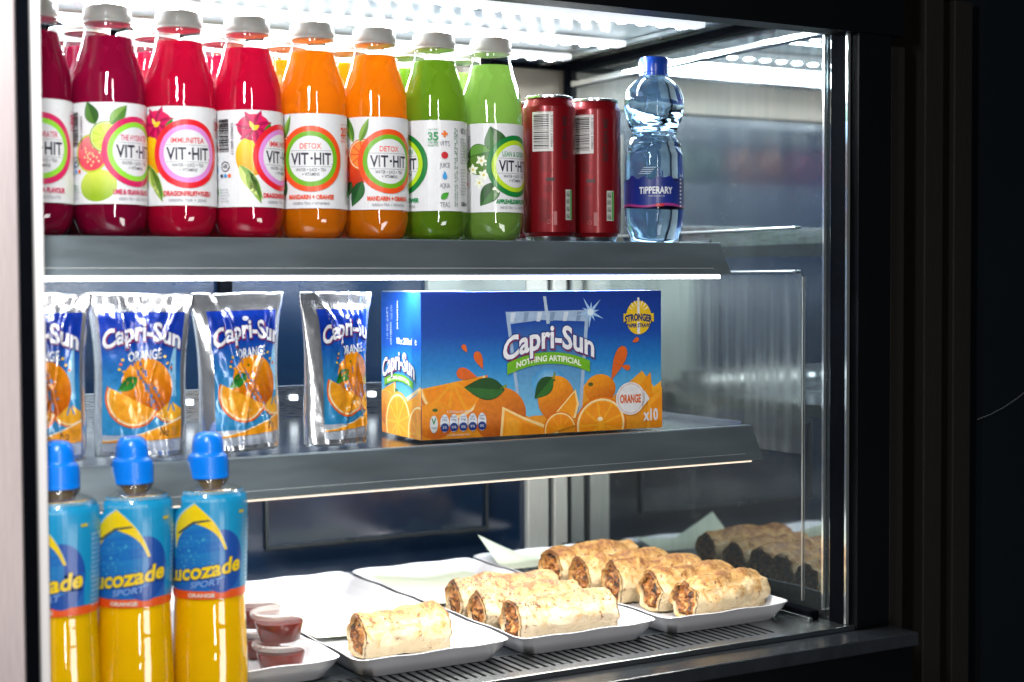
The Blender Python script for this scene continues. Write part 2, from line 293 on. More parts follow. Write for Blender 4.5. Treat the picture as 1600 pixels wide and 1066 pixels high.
# ---------------------------------------------------------------- printed artwork as layered flat shapes
_tc = {}
def text_mesh(s, bold=0.0):
    key = (s, bold)
    if key in _tc: return _tc[key]
    c = bpy.data.curves.new('lettering', 'FONT'); c.body = s; c.size = 1; c.offset = bold; c.resolution_u = 3
    o = bpy.data.objects.new('lettering', c); C.objects.link(o)
    dg = bpy.context.evaluated_depsgraph_get(); me = o.evaluated_get(dg).to_mesh()
    vs = [(v.co.x, v.co.y) for v in me.vertices]; fs = [tuple(p.vertices) for p in me.polygons]
    o.evaluated_get(dg).to_mesh_clear(); bpy.data.objects.remove(o); bpy.data.curves.remove(c)
    xs = [v[0] for v in vs] or [0]
    x0, x1 = min(xs), max(xs)
    vs = [((x-x0), y) for x, y in vs]
    _tc[key] = (vs, fs, x1-x0); return _tc[key]
class Art:
    EPS = .00006
    def __init__(s, w0, w1, h0, h1):
        s.bm = bmesh.new(); s.cl = s.bm.loops.layers.float_color.new('Col'); s.rect = (w0, w1, h0, h1); s.l = 0
    def face(s, vs, cols):
        try: f = s.bm.faces.new(vs)
        except ValueError: return
        for lp, c in zip(f.loops, cols): lp[s.cl] = (*c, 1)
    def mesh(s, vs, fs, col):
        z = s.l*s.EPS
        V = [s.bm.verts.new((x, y, z)) for x, y in vs]
        for f in fs:
            s.face([V[i] for i in f], [(col(*vs[i]) if callable(col) else col) for i in f])
    def poly(s, pts, col): s.mesh(pts, [tuple(range(len(pts)))], col)
    def grid(s, x0, x1, y0, y1, nx, ny, col):
        vs = [(x0+(x1-x0)*i/nx, y0+(y1-y0)*j/ny) for j in range(ny+1) for i in range(nx+1)]
        fs = [(j*(nx+1)+i, j*(nx+1)+i+1, (j+1)*(nx+1)+i+1, (j+1)*(nx+1)+i) for j in range(ny) for i in range(nx)]
        s.mesh(vs, fs, col)
    def rect_(s, x0, x1, y0, y1, col): s.poly([(x0, y0), (x1, y0), (x1, y1), (x0, y1)], col)
    def disc(s, x, y, rx, ry=None, col=(1, 1, 1), n=40, rot=0):
        ry = ry or rx; c, q = cos(rot), sin(rot)
        if not callable(col):
            s.poly([(x+rx*cos(2*pi*i/n)*c-ry*sin(2*pi*i/n)*q, y+rx*cos(2*pi*i/n)*q+ry*sin(2*pi*i/n)*c) for i in range(n)], col); return
        vs = [(x, y)]; fs = []
        K = 5
        for k in range(1, K+1):
            for i in range(n):
                u, v = rx*k/K*cos(2*pi*i/n), ry*k/K*sin(2*pi*i/n); vs.append((x+u*c-v*q, y+u*q+v*c))
        for i in range(n): fs.append((0, 1+i, 1+(i+1) % n))
        for k in range(K-1):
            for i in range(n): a = 1+k*n; fs.append((a+i, a+n+i, a+n+(i+1) % n, a+(i+1) % n))
        s.mesh(vs, fs, col)
    def ring(s, x, y, ro, ri, col, n=56, a0=0, a1=2*pi):
        vs = []; fs = []
        for i in range(n+1):
            a = a0+(a1-a0)*i/n; vs += [(x+ro*cos(a), y+ro*sin(a)), (x+ri*cos(a), y+ri*sin(a))]
        for i in range(n): fs.append((2*i, 2*i+2, 2*i+3, 2*i+1))
        s.mesh(vs, fs, col)
    def leaf(s, x, y, L, W, rot, col, col2=None):
        c, q = cos(rot), sin(rot); n = 12
        up = [(L*t/n, W/2*sin(pi*(t/n)**.8)) for t in range(n+1)]; dn = [(L*t/n, -W/2*sin(pi*(t/n)**.8)) for t in range(n-1, 0, -1)]
        T = lambda p: (x+p[0]*c-p[1]*q, y+p[0]*q+p[1]*c)
        s.poly([T(p) for p in up+dn], col)
        if col2:
            s.l += 1; s.poly([T(p) for p in [(0, 0)] + [(L*t/n, W/2*.9*sin(pi*(t/n)**.8)) for t in range(1, n)] + [(L, 0)]], col2); s.l -= 1
    def drop(s, x, y, L, W, rot, col):
        c, q = cos(rot), sin(rot); pts = []
        for i in range(24):
            a = 2*pi*i/24; px = L*(.5-.5*cos(a)); py = W/2*sin(a)*sin(a/2)**1.4
            pts.append((x+px*c-py*q, y+px*q+py*c))
        s.poly(pts, col)
    def wedge(s, x, y, r, rot, rind, pith, flesh, seg, a=pi, squash=1.0):
        """half slice of citrus"""
        c, q = cos(rot), sin(rot)
        def arc(rr, a0, a1, n=20): return [(rr*cos(a0+(a1-a0)*i/n), squash*rr*sin(a0+(a1-a0)*i/n)) for i in range(n+1)]
        T = lambda p: (x+p[0]*c-p[1]*q, y+p[0]*q+p[1]*c)
        full = a > 6
        for rr, cc in ((r, rind), (r*.93, pith), (r*.86, flesh)):
            s.poly([T(p) for p in (arc(rr, 0, a, 30)[:-1] if full else arc(rr, 0, a))], cc); s.l += 1
        n = max(3, int(a/(pi/5)))
        for i in range(n):
            b0 = a*i/n+.05; b1 = a*(i+1)/n-.05; mid = (b0+b1)/2
            pts = [(r*.12*cos(mid), squash*r*.12*sin(mid))]+arc(r*.82, b0, b1, 5)
            s.poly([T(p) for p in pts], seg)
        s.l -= 3
    def text(s, t, x, y, h, col, width=None, bold=0.0, rot=0, align='c', warp=None, slant=0, cut=None):
        vs, fs, W = text_mesh(t, bold)
        if not fs: return
        k = h/.73; kx = (width/W) if width else k
        wd = W*kx; ox = {'c': -wd/2, 'l': 0, 'r': -wd}[align]
        c, q = cos(rot), sin(rot); out = []
        for vx, vy in vs:
            a, b = vx*kx+ox+slant*vy*k, vy*k
            if warp: a, b = warp(a, b)
            out.append((x+a*c-b*q, y+a*q+b*c))
        s.mesh(out, fs, col)
    def finish(s, fn=None, sx=None, sy=None, dissolve=False):
        bm = s.bm; x0, x1, y0, y1 = s.rect
        big = [f for f in bm.faces if len(f.verts) > 4]
        if big: bmesh.ops.triangulate(bm, faces=big)
        def cut(co, no, clear):
            bmesh.ops.bisect_plane(bm, geom=bm.verts[:]+bm.edges[:]+bm.faces[:], plane_co=co, plane_no=no, clear_outer=clear, dist=1e-7)
        cut((x1, 0, 0), (1, 0, 0), True); cut((x0, 0, 0), (-1, 0, 0), True)
        cut((0, y1, 0), (0, 1, 0), True); cut((0, y0, 0), (0, -1, 0), True)
        if sx:
            n = int((x1-x0)/sx)
            for i in range(1, n): cut((x0+(x1-x0)*i/n, 0, 0), (1, 0, 0), False)
        if sy:
            n = int((y1-y0)/sy)
            for i in range(1, n): cut((0, y0+(y1-y0)*i/n, 0), (0, 1, 0), False)
        if fn:
            for v in bm.verts: v.co = fn(v.co.x, v.co.y, v.co.z)
        return bm
def cyl_map(R):
    """R number or function of height; label x=0 faces -Y"""
    def fn(x, y, l):
        r0 = R(y) if callable(R) else R
        rr = r0+.00025+l; base = (R(None) if callable(R) else R); a = x/base - pi/2
        return Vector((rr*cos(a), rr*sin(a), y))
    return fn
def barcode(A, x0, x1, y0, y1, horizontal=True, col=(.01, .01, .015)):
    rnd = random.Random(3); t = y0 if horizontal else x0; end = y1 if horizontal else x1
    u = (end-t)/60
    while t < end-u:
        w_ = u*rnd.choice((.8, .8, 1.4, 2.0))
        if horizontal: A.rect_(x0, x1, t, min(end, t+w_), col)
        else: A.rect_(t, min(end, t+w_), y0, y1, col)
        t += w_+u*rnd.choice((.8, 1.0, 1.6))
def microtext(A, x0, x1, y0, y1, n, col, vertical=False, words=('WATER', 'JUICE', 'TEA', 'VITAMINS', 'GREEN', 'OF', 'AND', 'PER')):
    rnd = random.Random(11)
    for i in range(n):
        s_ = ' '.join(rnd.choice(words) for _ in range(4))
        if vertical:
            xx = x0+(x1-x0)*(i+.5)/n; A.text(s_, xx, (y0+y1)/2, (x1-x0)/n*.62, col, width=(y1-y0), rot=-pi/2)
        else:
            yy = y1-(y1-y0)*(i+1)/n; A.text(s_, x0, yy, (y1-y0)/n*.62, col, width=(x1-x0)*rnd.uniform(.7, 1), align='l')

WHITE = (.73, .73, .74); INK = hexc('2a2438')
# ================================================================ DISPLAY CASE
XL, XR = .300, 1.175
YF, YB = 1.285, 1.878
ZD, ZC = -.385, .311
case = thing('display_case', 'black open fronted chilled display case with steel shelves and lit interior', 'display case', (.74, 1.58, -.95))
def part(name, bm, m, smooth=None, parent=None):
    o = obj(name, bm, m, case, smooth, absolute=True)
    if parent is not None:
        o.parent = parent
    return o
part('floor_deck', BX(XL+.002, XR-.002, YF+.08, YB-.002, ZD-.02, ZD), M['deck_steel'])
# air grille along the front: bars and frame
bm = bmesh.new()
add_box(bm, XL+.002, XR-.002, YF+.0, YF+.016, ZD-.02, ZD+.001)
add_box(bm, XL+.002, XR-.002, YF+.076, YF+.0795, ZD-.02, ZD+.001)
add_box(bm, 1.085, XR-.002, YF+.0165, YF+.0755, ZD-.02, ZD+.001)
n = 78
for i in range(n):
    x = XL+.004+(1.085-XL-.004)*i/n
    add_box(bm, x, x+.0058, YF+.0165, YF+.0755, ZD-.004, ZD+.0008)
part('air_grille', bm, M['trim_steel'])
part('grille_tray', BX(XL+.002, 1.084, YF+.017, YF+.075, ZD-.05, ZD-.04), M['black'])
part('front_trim', BX(XL-.02, XR+.004, YF-.008, YF-.0005, ZD-.016, ZD+.0025, bev=.001), M['trim_steel'])
part('ledge', BX(XL-.3, 1.232, YF-.052, YF-.0085, ZD-.018, ZD-.003, bev=.002), M['ledge'])
part('ceiling_panel', BX(XL, XR, YF+.02, YB, ZC, ZC+.02), M['ceil_steel'])
rear = part('rear_panel', BX(XL, XR, YB, YB+.02, ZD-.02, ZC), M['navy'])
# rear doors: aluminium posts and a framed pane, tan steel strip at the top and right
for x0, x1, z0, z1, mm, nm in ((1.106, 1.140, ZD, .02, 'frame_alu', 'door_post'), (1.150, 1.172, ZD, .02, 'frame_alu', 'door_post'),
                               (.655, .672, ZD, .02, 'gasket', 'door_post'),
                               (XL, XR, .250, .300, 'tan', 'rear_upper_panel'), (1.08, XR, .022, .214, 'tan', 'rear_upper_panel'), (.95, 1.105, -.150, .015, 'grey_steel', 'rear_lower_panel')):
    part(nm, BX(x0, x1, YB-.012, YB-.001, z0, z1, bev=.001), M[mm])
bm = bmesh.new()
for a in ((.715, 1.045, -.345, -.341), (.715, 1.045, -.225, -.221), (.715, .719, -.3408, -.2252), (1.041, 1.045, -.3408, -.2252)):
    add_box(bm, a[0], a[1], YB-.006, YB-.001, a[2], a[3])
part('door_frame', bm, M['rail_dark'])
part('side_panel', BX(XR, XR+.012, YF+.03, YB, ZD-.02, ZC+.01), M['pane'])
part('side_panel', BX(XL-.012, XL, YF+.03, YB, ZD-.02, ZC+.01), M['ceil_steel'])
# glazed front edge of the right side
part('glass_edge', BX(XR-.004, XR, YF-.001, YF+.002, ZD+.003, ZC-.032), M['clear_edge'])
part('glass_edge', BX(XR-.0045, XR-.001, YF+.036, YF+.039, ZD+.012, ZC-.032), M['clear_edge'])
part('glass_edge', BX(XR-.002, XR-.001, YF+.075, YF+.0758, ZD+.016, .005), M['frame_alu'])
part('glazing_spacer', BX(XR-.0005, XR+.014, YF+.003, YF+.0295, ZD-.01, ZC), M['gasket'])
part('bottom_rail', BX(XR-.020, XR-.006, YF+.04, YB-.02, ZD+.001, ZD+.012, bev=.002), M['gasket'])
part('rail_trim', BX(XR-.026, XR-.0205, YF+.035, YB-.02, ZD+.001, ZD+.006, bev=.001), M['trim_steel'])
part('corner_seal', BX(XR-.010, XR-.001, YF+.03, YB-.014, ZC-.012, ZC-.004), M['gasket'])
part('corner_seal', BX(XL+.002, XR-.011, YB-.010, YB-.0015, ZC-.010, ZC-.003), M['gasket'])
part('corner_seal', BX(XR-.008, XR-.001, YB-.0225, YB-.0125, .02, ZC-.013), M['gasket'])
# light coloured channels along the top of the right wall
part('ceiling_channel', BX(XR-.050, XR-.040, YF+.03, YB-.014, ZC-.007, ZC-.0005, bev=.001), M['clear_edge'])
part('wall_channel', BX(XR-.007, XR-.0005, YF+.03, YB-.03, ZC-.036, ZC-.028, bev=.001), M['clear_edge'])
# shelf brackets on the right wall
for z0 in (.060, .0095):
    part('wall_rail', BX(XR-.005, XR-.0005, YF+.085, YB-.03, z0, z0+.003, bev=.001), M['steel'])
part('side_lining', BX(XR-.0012, XR-.0002, YF+.078, YB-.024, -.200, .0090), M['lining'])  # added panel, puts the silvery haze of light on the wall
# ceiling LED strips
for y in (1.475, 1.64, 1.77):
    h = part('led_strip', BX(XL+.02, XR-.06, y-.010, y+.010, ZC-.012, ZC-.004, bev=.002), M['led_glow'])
    bm = bmesh.new(); x = XL+.03
    while x < XR-.07:
        lathe(bm, [(.0055, ZC-.0140), (.0065, ZC-.0122)], 8, cx=x, cy=y); x += .028
    part('led_dots', bm, M['dot'], parent=h)
# outside: fascia, frame, base cabinet, left end
part('fascia', BX(XL-.3, XR+.07, YF-.012, YF+.018, ZC-.0395, ZC+.26), M['black'])
part('right_frame', BX(XR+.0045, XR+.052, YF-.010, YF+.028, ZD-.002, ZC-.040), M['black'])
part('base_cabinet', BX(XL-.3, XR+.07, YF-.028, YB, ZD-.565, ZD-.021), M['black'])
part('handle', BX(1.145, 1.175, YF-.045, YF-.0285, ZD-.070, ZD-.057, bev=.004), M['steel'], smooth=.6)
part('left_end_panel', BX(.12, .2795, YF-.012, YF+.02, ZD-.002, ZC-.040, bev=.002), M['left_steel'])
part('left_seal', BX(.280, .2912, YF-.004, YF+.02, ZD-.002, ZC-.040), M['gasket'])
part('left_glass_edge', BX(.2915, .2995, YF-.010, YF+.024, ZD+.003, ZC-.040, bev=.002), M['white_edge'])

# ---------------------------------------------------------------- dark wall at the right with battens
wl = thing('wall', 'almost black wall with three dark brown vertical battens right of the display case', 'wall', (1.6, 1.4, -1.3))
wl['kind'] = 'structure'
del wl['category']; del wl['label']
wl['label'] = 'almost black wall right of the display case'; wl['category'] = 'wall'
def wpart(name, bm, m): return obj(name, bm, m, wl, None, absolute=True)
wpart('backing', BX(1.246, 2.6, 1.34, 1.40, -1.3, 1.2), M['black'])
wpart('flat_panel', BX(1.381, 2.6, 1.283, 1.3395, -1.3, 1.2), M['wall'])
for x0, x1, zt in ((1.235, 1.257, .262), (1.288, 1.317, .325), (1.334, 1.363, .322)):
    wpart('batten', BX(x0, x1, 1.284, 1.3395 if x0 > 1.24 else 1.31, -1.3, zt, bev=.0015), M['wood'])
bm = bmesh.new(); tube(bm, [(1.367+.022*i+.004, 1.281, -.163+.004*i+.0011*i*i) for i in range(6)], .00045, 5)
wpart('thin_wire', bm, mat('pale_wire', (.12, .13, .14), .4, noise_amt=.1))

# ================================================================ SHELVES
def shelf(label, yt, zt, yb, zb, yr, endx, warm):
    s = thing('shelf', label, 'shelf', ((XL+endx)/2, (yt+yr)/2, zt-.004), group='steel shelves in the display case')
    P = lambda nm, bm, m, par=None, sm=None: _sp(nm, bm, m, s, par, sm)
    def _sp(nm, bm, m, s, par, sm):
        o = obj(nm, bm, m, s, sm, absolute=True)
        if par: o.parent = par
        return o
    P('shelf_plate', BX(XL+.003, endx-.004, yt+.004, yr, zt-.009, zt-.004, bev=.001), M['shelf_steel'])
    # slanted lip: a bent sheet
    bm = bmesh.new()
    sec = [(yt+.012, zt-.0005), (yt+.001, zt), (yt, zt-.001), (yb, zb+.001), (yb+.001, zb), (yb+.020, zb+.001), (yb+.020, zb+.0025), (yb+.0025, zb+.003), (yt+.003, zt-.0025), (yt+.012, zt-.0025)]
    xe = lambda y, z: endx+(yt-y)*.15
    A = [bm.verts.new((XL+.002, y, z)) for y, z in sec]; B = [bm.verts.new((xe(y, z), y, z)) for y, z in sec]
    k = len(sec)
    for i in range(k): bm.faces.new((A[i], B[i], B[(i+1) % k], A[(i+1) % k]))
    bm.faces.new(list(reversed(B))); bm.faces.new(A)
    P('lip', bm, M['lip_steel'])
    h = P('led_strip', BX(XL+.01, endx-.02, yb+.003, yb+.016, zb+.0035, zb+.0075), M['led_body'])
    P('led_diffuser', BX(XL+.012, endx-.012, yb+.0020, yb+.0145, zb-(.0018 if warm else .0042), zb-.0004), M['led_warm'] if warm else M['led_bar'], h)  # warm one pokes out to draw the light line along the lip edge
    P('rear_upstand', BX(XL+.003, endx-.004, yr+.0005, yr+.0035, zt-.009, zt+.034, bev=.001), M['steel'])
    P('side_return', BX(endx-.0035, endx-.001, yt+.014, yr, zt-.012, zt+.003), M['trim_steel'])
    for x in (XL+.06, endx-.06):
        P('bracket', BX(x-.004, x+.004, yr+.004, YB-.003, zt-.03, zt-.004, bev=.001), M['steel'])
    return s
S1T, S2T = .0434, -.1575
sh1 = shelf('upper steel shelf carrying the juice bottles, lit below by a white strip', 1.3806, S1T, 1.3631, .0073, 1.74, 1.0703, False)
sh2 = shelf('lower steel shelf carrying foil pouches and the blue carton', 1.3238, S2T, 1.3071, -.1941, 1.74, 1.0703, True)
# small LED row along the back of the lower shelf
bm = bmesh.new()
for i in range(26): lathe(bm, [(.0001, 0), (.0035, .0005), (.0035, .002)], 8)
bm.free()
bm = bmesh.new(); x = .36
while x < 1.03:
    add_box(bm, x, x+.008, 1.7365, 1.7395, -.141, -.135); x += .026
o = obj('led_dots', bm, M['dot_dim'], sh2, absolute=True)

# ================================================================ JUICE BOTTLES
R0 = .0336
VP = smooth_prof([(.024, .0), (.0300, .004), (.0325, .012), (.0336, .021), (.0336, .030), (.0336, .075), (.0336, .122), (.0333, .136), (.0322, .148), (.0287, .160), (.0262, .168), (.0238, .1755), (.0222, .183), (.0207, .1892)], 4)
def petal(r, z, a):
    if z < .020: return (r*(1-.10*(1-z/.020)*abs(cos(2.5*a))**.6), z)
    return (r, z)
VPL = [(max(.001, r-.0009), z+.0008) for r, z in VP if z < .1835]+[(.0208, .1842)]
def juice_label(kind):
    cfg = dict(
        hydrater=dict(c1='d0245f', c2='8fd43a', name='THE HYDRATER', flav='LIME & GUAVA FLAVOUR', sub='GREEN TEA + ELECTROLYTES', ncol='c81f55', cal='35', ccol='c81f55'),
        immunitea=dict(c1='e0202c', c2='d98ad0', name='IMMUNITEA', flav='DRAGONFRUIT+YUZU', sub='GREEN TEA + ZINC', ncol='d3232c', cal='35', ccol='d3232c'),
        detox=dict(c1='e8501c', c2='6fae1e', name='DETOX', flav='MANDARIN + ORANGE', sub='GREEN TEA + VITAMINS', ncol='e2502a', cal='25', ccol='e2502a'),
        green=dict(c1='0f7a34', c2='b4d520', name='LEAN & GREEN', flav='APPLE+ELDERFLOWER', sub='MATE TEA + L-CARNITINE', ncol='0f8a4a', cal='35', ccol='0f8a4a'))[kind]
    z0, z1 = .0295, .1215; Wh = pi*R0
    A = Art(-Wh, Wh, z0, z1)
    A.rect_(-Wh, Wh, z0, z1, WHITE)
    cy = .0775; A.l = 1
    # fruit left of the ring
    fx = -.0350
    if kind == 'hydrater':
        A.disc(fx-.001, .050, .0145, .0125, lambda x, y: tuple(Vector(hexc('8fae22')).lerp(Vector(hexc('d7e05a')), max(0, min(1, (y-.042)/.02)))), rot=.3)
        A.l = 2; A.disc(fx-.006, .075, .0135, .0150, hexc('b9c838')); A.l = 3
        A.disc(fx-.006, .075, .0120, .0135, lambda x, y: tuple(Vector(hexc('e2485a')).lerp(Vector(hexc('f0868a')), max(0, min(1, (y-.068)/.02)))))
        A.l = 4
        for i in range(16): a = i*2.4; A.disc(fx-.006+.0075*cos(a)*((i % 3)+1)/3, .073+.0075*sin(a)*((i % 3)+1)/3, .0007, .0010, hexc('f3d9a0'), n=8)
        A.l = 5; A.wedge(fx+.006, .088, .0125, 0.0, hexc('6c9a1c'), hexc('dfe8a8'), hexc('b8cf3c'), hexc('cbdc62'), a=6.283)
        A.l = 10; A.leaf(fx-.002, .098, .019, .011, 1.9, hexc('2f5a20'), hexc('4c7a2c')); A.leaf(fx+.009, .098, .020, .010, .9, hexc('4d7d2e'), hexc('7ba24a'))
    elif kind == 'immunitea':
        A.disc(fx+.001, .077, .0120, .0165, lambda x, y: tuple(Vector(hexc('d9930a')).lerp(Vector(hexc('f6cf1c')), max(0, min(1, (y-.062)/.03)))))
        A.l = 2; A.leaf(fx-.008, .070, .034, .011, -1.0, hexc('c9d67a'), hexc('7ba03a')); A.leaf(fx-.002, .066, .030, .009, -1.2, hexc('8aab3e'), hexc('4e7d28'))
        A.l = 4; A.disc(fx+.004, .101, .0135, .0110, lambda x, y: tuple(Vector(hexc('b5104e')).lerp(Vector(hexc('e8215a')), max(0, min(1, (y-.094)/.018)))))
        A.l = 5
        for i in range(7): A.leaf(fx+.004, .101, .0155, .006, i*2*pi/7+.3, hexc('d4145e'), hexc('a40c46'))
        A.l = 8; A.leaf(fx+.002, .099, .007, .004, .6, hexc('f2c52a')); A.leaf(fx+.003, .100, .007, .003, 2.0, hexc('f7dd5a')); A.leaf(fx+.013, .094, .012, .006, 1.2, hexc('2f7d2a'))
    elif kind == 'detox':
        A.disc(fx-.006, .066, .0150, .0160, lambda x, y: tuple(Vector(hexc('b31c10')).lerp(Vector(hexc('e2501c')), max(0, min(1, (y-.052)/.03)))))
        A.l = 2; A.wedge(fx+.006, .083, .0135, .3, hexc('d9661c'), hexc('f7d9b0'), hexc('e9572a'), hexc('f08a3c'), a=6.283)
        A.l = 7; A.leaf(fx-.002, .094, .027, .008, 1.9, hexc('4b7a26'), hexc('7ea83a')); A.leaf(fx+.004, .094, .022, .006, 1.2, hexc('5d8c2c'), hexc('8ab04a'))
        A.leaf(fx+.006, .060, .024, .012, -2.0, hexc('1d4a24'), hexc('2f6632')); A.leaf(fx-.004, .060, .020, .010, -2.2, hexc('20301c'), hexc('35512a'))
    else:
        A.leaf(fx+.014, .088, .026, .020, 1.9, hexc('2c5a28'), hexc('3f7434')); A.leaf(fx-.016, .086, .026, .018, .2, hexc('3c6d2a'), hexc('62963c'))
        A.leaf(fx+.012, .062, .026, .016, -2.2, hexc('24521f'), hexc('3d7431')); A.l = 3
        A.disc(fx-.004, .078, .013, .009, hexc('577f2f'))
        A.l = 4
        for (qx, qy) in ((-.010, .074), (.000, .069), (.006, .078), (-.004, .062), (.010, .066), (-.002, .082), (.012, .058)):
            for i in range(5): A.leaf(fx+qx, qy, .0055, .0032, i*2*pi/5+qx*90, hexc('eef0dc'))
            A.l += 1; A.disc(fx+qx, qy, .0011, None, hexc('d8c24a'), n=8); A.l -= 1
    for v in A.bm.verts:      # the fruit picture at the size it is printed
        if v.co.z > 0: v.co.x = fx+(v.co.x-fx)*1.22; v.co.y = .075+(v.co.y-.075)*1.15
    # ring
    A.l = 14; A.disc(0, cy, .0320, None, hexc(cfg['c1']), n=72)
    A.l = 15; A.disc(0, cy, .0268, None, hexc(cfg['c2']), n=72)
    A.l = 16; A.disc(0, cy, .0222, None, WHITE, n=72)
    A.l = 17
    A.text(cfg['name'], 0, cy+.0098, .0054, hexc(cfg['ncol']), width=min(.031, .0034*len(cfg['name'])+.0035), bold=.018)
    A.rect_(-.020, .020, cy+.0078, cy+.0081, INK)
    A.text('VIT', -.0196, cy-.0055, .0118, INK, width=.0178, bold=.022, align='l')
    A.disc(.0010, cy+.0003, .0013, None, INK, n=16)
    A.text('HIT', .0034, cy-.0055, .0118, INK, width=.0166, bold=.022, align='l'); A.disc(.0208, cy-.0051, .0005, None, INK, n=8)
    A.rect_(-.020, .020, cy-.0078, cy-.0075, INK)
    A.text('WATER + JUICE + TEA', 0, cy-.0122, .0032, INK, width=.029, bold=.012)
    A.text('+ VITAMINS', 0, cy-.0166, .0032, INK, width=.0165, bold=.012)
    A.text(cfg['flav'], 0, .0385, .0044, hexc(cfg['ncol']), width=.045, bold=.045)
    A.text(cfg['sub'], 0, .0330, .0027, (.22, .22, .26), width=.036)
    # barcode panel far left
    A.text('5390053 008117', -.0525, .094, .0024, INK, width=.030, rot=-pi/2)
    barcode(A, -.0670, -.0550, .082, .113, True)
    A.ring(-.059, .068, .0048, .0041, INK, n=28); A.text('4R', -.059, .0662, .0042, INK, width=.0056)
    for i, cc in enumerate(('2a3a5c', '3c8ed0', 'e8642c')): A.disc(-.0635+.0045*i, .0592, .0018, None, hexc(cc), n=14)
    microtext(A, -.066, -.053, .034, .048, 5, (.3, .3, .34))
    # calories and ingredients at the right
    A.text(cfg['cal'], .0375, .1010, .0085, hexc(cfg['ccol']), width=.0105, bold=.04)
    A.text('CALORIES', .0375, .0978, .0022, hexc(cfg['ccol']), width=.0105, bold=.01); A.text('PER BOTTLE', .0375, .0948, .0020, hexc(cfg['ccol']), width=.0105, bold=.01)
    A.text('THIS IS ONLY', .0375, .1112, .0017, hexc(cfg['ccol']), width=.0105)
    xx = .0490
    A.rect_(xx-.0032, xx+.0032, .1065, .1087, hexc('e8762c')); A.l += 1; A.rect_(xx-.0011, xx+.0011, .1045, .1107, hexc('e8762c')); A.l -= 1
    for t, y in (('VITS', .0955), ('JUICE', .0735), ('AQUA', .0530), ('TEAS', .0335)): A.text(t, xx, y, .0052, (.30, .30, .34), width=.0105)
    A.disc(xx, .0860, .0036, None, hexc('c2242c'), n=20); A.drop(xx, .0700, .0085, .0066, -pi/2, hexc('3c9ad6')); A.leaf(xx-.004, .0415, .0105, .006, .7, hexc('3f9c2c'))
    microtext(A, .0585, .0635, .034, .114, 2, hexc('2a7a50'), True)
    A.text('VIT HIT', .0745, .1085, .0060, INK, width=.012, bold=.02)
    microtext(A, .0680, .0810, .078, .105, 9, (.15, .15, .2)); microtext(A, .0680, .0810, .046, .074, 9, (.2, .2, .25))
    A.text('500ml', .0745, .0350, .0042, INK, width=.011, bold=.03)
    microtext(A, .0835, .0925, .036, .114, 3, (.2, .2, .25), True)
    return A.finish(cyl_map(R0), sx=.0035)
def make_juice(kind, liq, label):
    t = thing('juice_bottle', label, 'bottle')
    bm = bmesh.new(); lathe(bm, VP+[(.0202, .1930), (.0217, .1934), (.0217, .1950), (.0195, .1955)], 64, petal, close_top=False)
    obj('bottle_body', bm, M['shell'], t, .9)
    bm = bmesh.new(); lathe(bm, VPL, 64, petal); obj('juice', bm, M[liq], t, .9)
    lb = obj('printed_label', juice_label(kind), M['print'], t)
    bm = bmesh.new()
    kn = lambda r, z, a: ((r+.00025*cos(60*a)) if .1985 < z < .2085 and r > .020 else r, z)
    lathe(bm, [(.0205, .1962), (.0216, .1966), (.0216, .1982), (.0212, .1986), (.0216, .1992), (.0218, .203), (.0217, .2090), (.0213, .2110), (.0203, .2122), (.0185, .2128), (.010, .2133)], 120, kn)
    obj('cap', bm, M['cap'], t, .7)
    return t
def copy_thing(src, loc, rotz, label=None, group=None):
    r = src.copy(); C.objects.link(r); r.location = (loc[0], loc[1], loc[2]+H); r.rotation_euler = (0, 0, rotz)
    if label: r['label'] = label
    if group: r['group'] = group
    for ch in [c for c in bpy.data.objects if c.parent == src]:
        c = ch.copy(); C.objects.link(c); c.parent = r
        if ch.name.startswith('juice'): c.scale.z = random.uniform(.988, 1.006)
        for g in [q for q in bpy.data.objects if q.parent == ch]:
            d = g.copy(); C.objects.link(d); d.parent = c
    return r
X0, DX, YJ = .3954, .0677, 1.4256
cols = [(-1, 'hydrater', 'liq_crimson', 8, 'dark crimson juice bottle cut by the left edge of the case, front row'),
        (0, 'hydrater', 'liq_crimson', 43, 'dark crimson juice bottle with green lime label and barcode, front row'),
        (1, 'immunitea', 'liq_red', 12, 'red juice bottle with its red and pink ring label facing forward, front row'),
        (2, 'immunitea', 'liq_red', 62, 'red juice bottle turned to show barcode and pink fruit, beside the orange bottles'),
        (3, 'detox', 'liq_orange', -4, 'orange juice bottle with ring label facing squarely forward, next to the red bottles'),
        (4, 'detox', 'liq_orange', 25, 'orange juice bottle with cut fruit left of its ring, next to the green bottles'),
        (5, 'green', 'liq_green', -66, 'green juice bottle turned to show the number 35 and ingredient symbols, front row'),
        (6, 'green', 'liq_pale', 46, 'pale green juice bottle with white blossom on its label, next to the red cans')]
short = {-1: 'the leftmost crimson bottle', 0: 'the crimson bottle with the barcode', 1: 'the red bottle facing forward', 2: 'the red bottle showing its barcode',
         3: 'the orange bottle facing squarely forward', 4: 'the orange bottle beside the green ones', 5: 'the green bottle showing the number 35', 6: 'the pale green bottle beside the cans'}
cname = {-1: 'crimson', 0: 'crimson', 1: 'red', 2: 'red', 3: 'orange', 4: 'orange', 5: 'green', 6: 'pale green'}
protos = {}
GJ = 'juice bottles on the upper shelf'
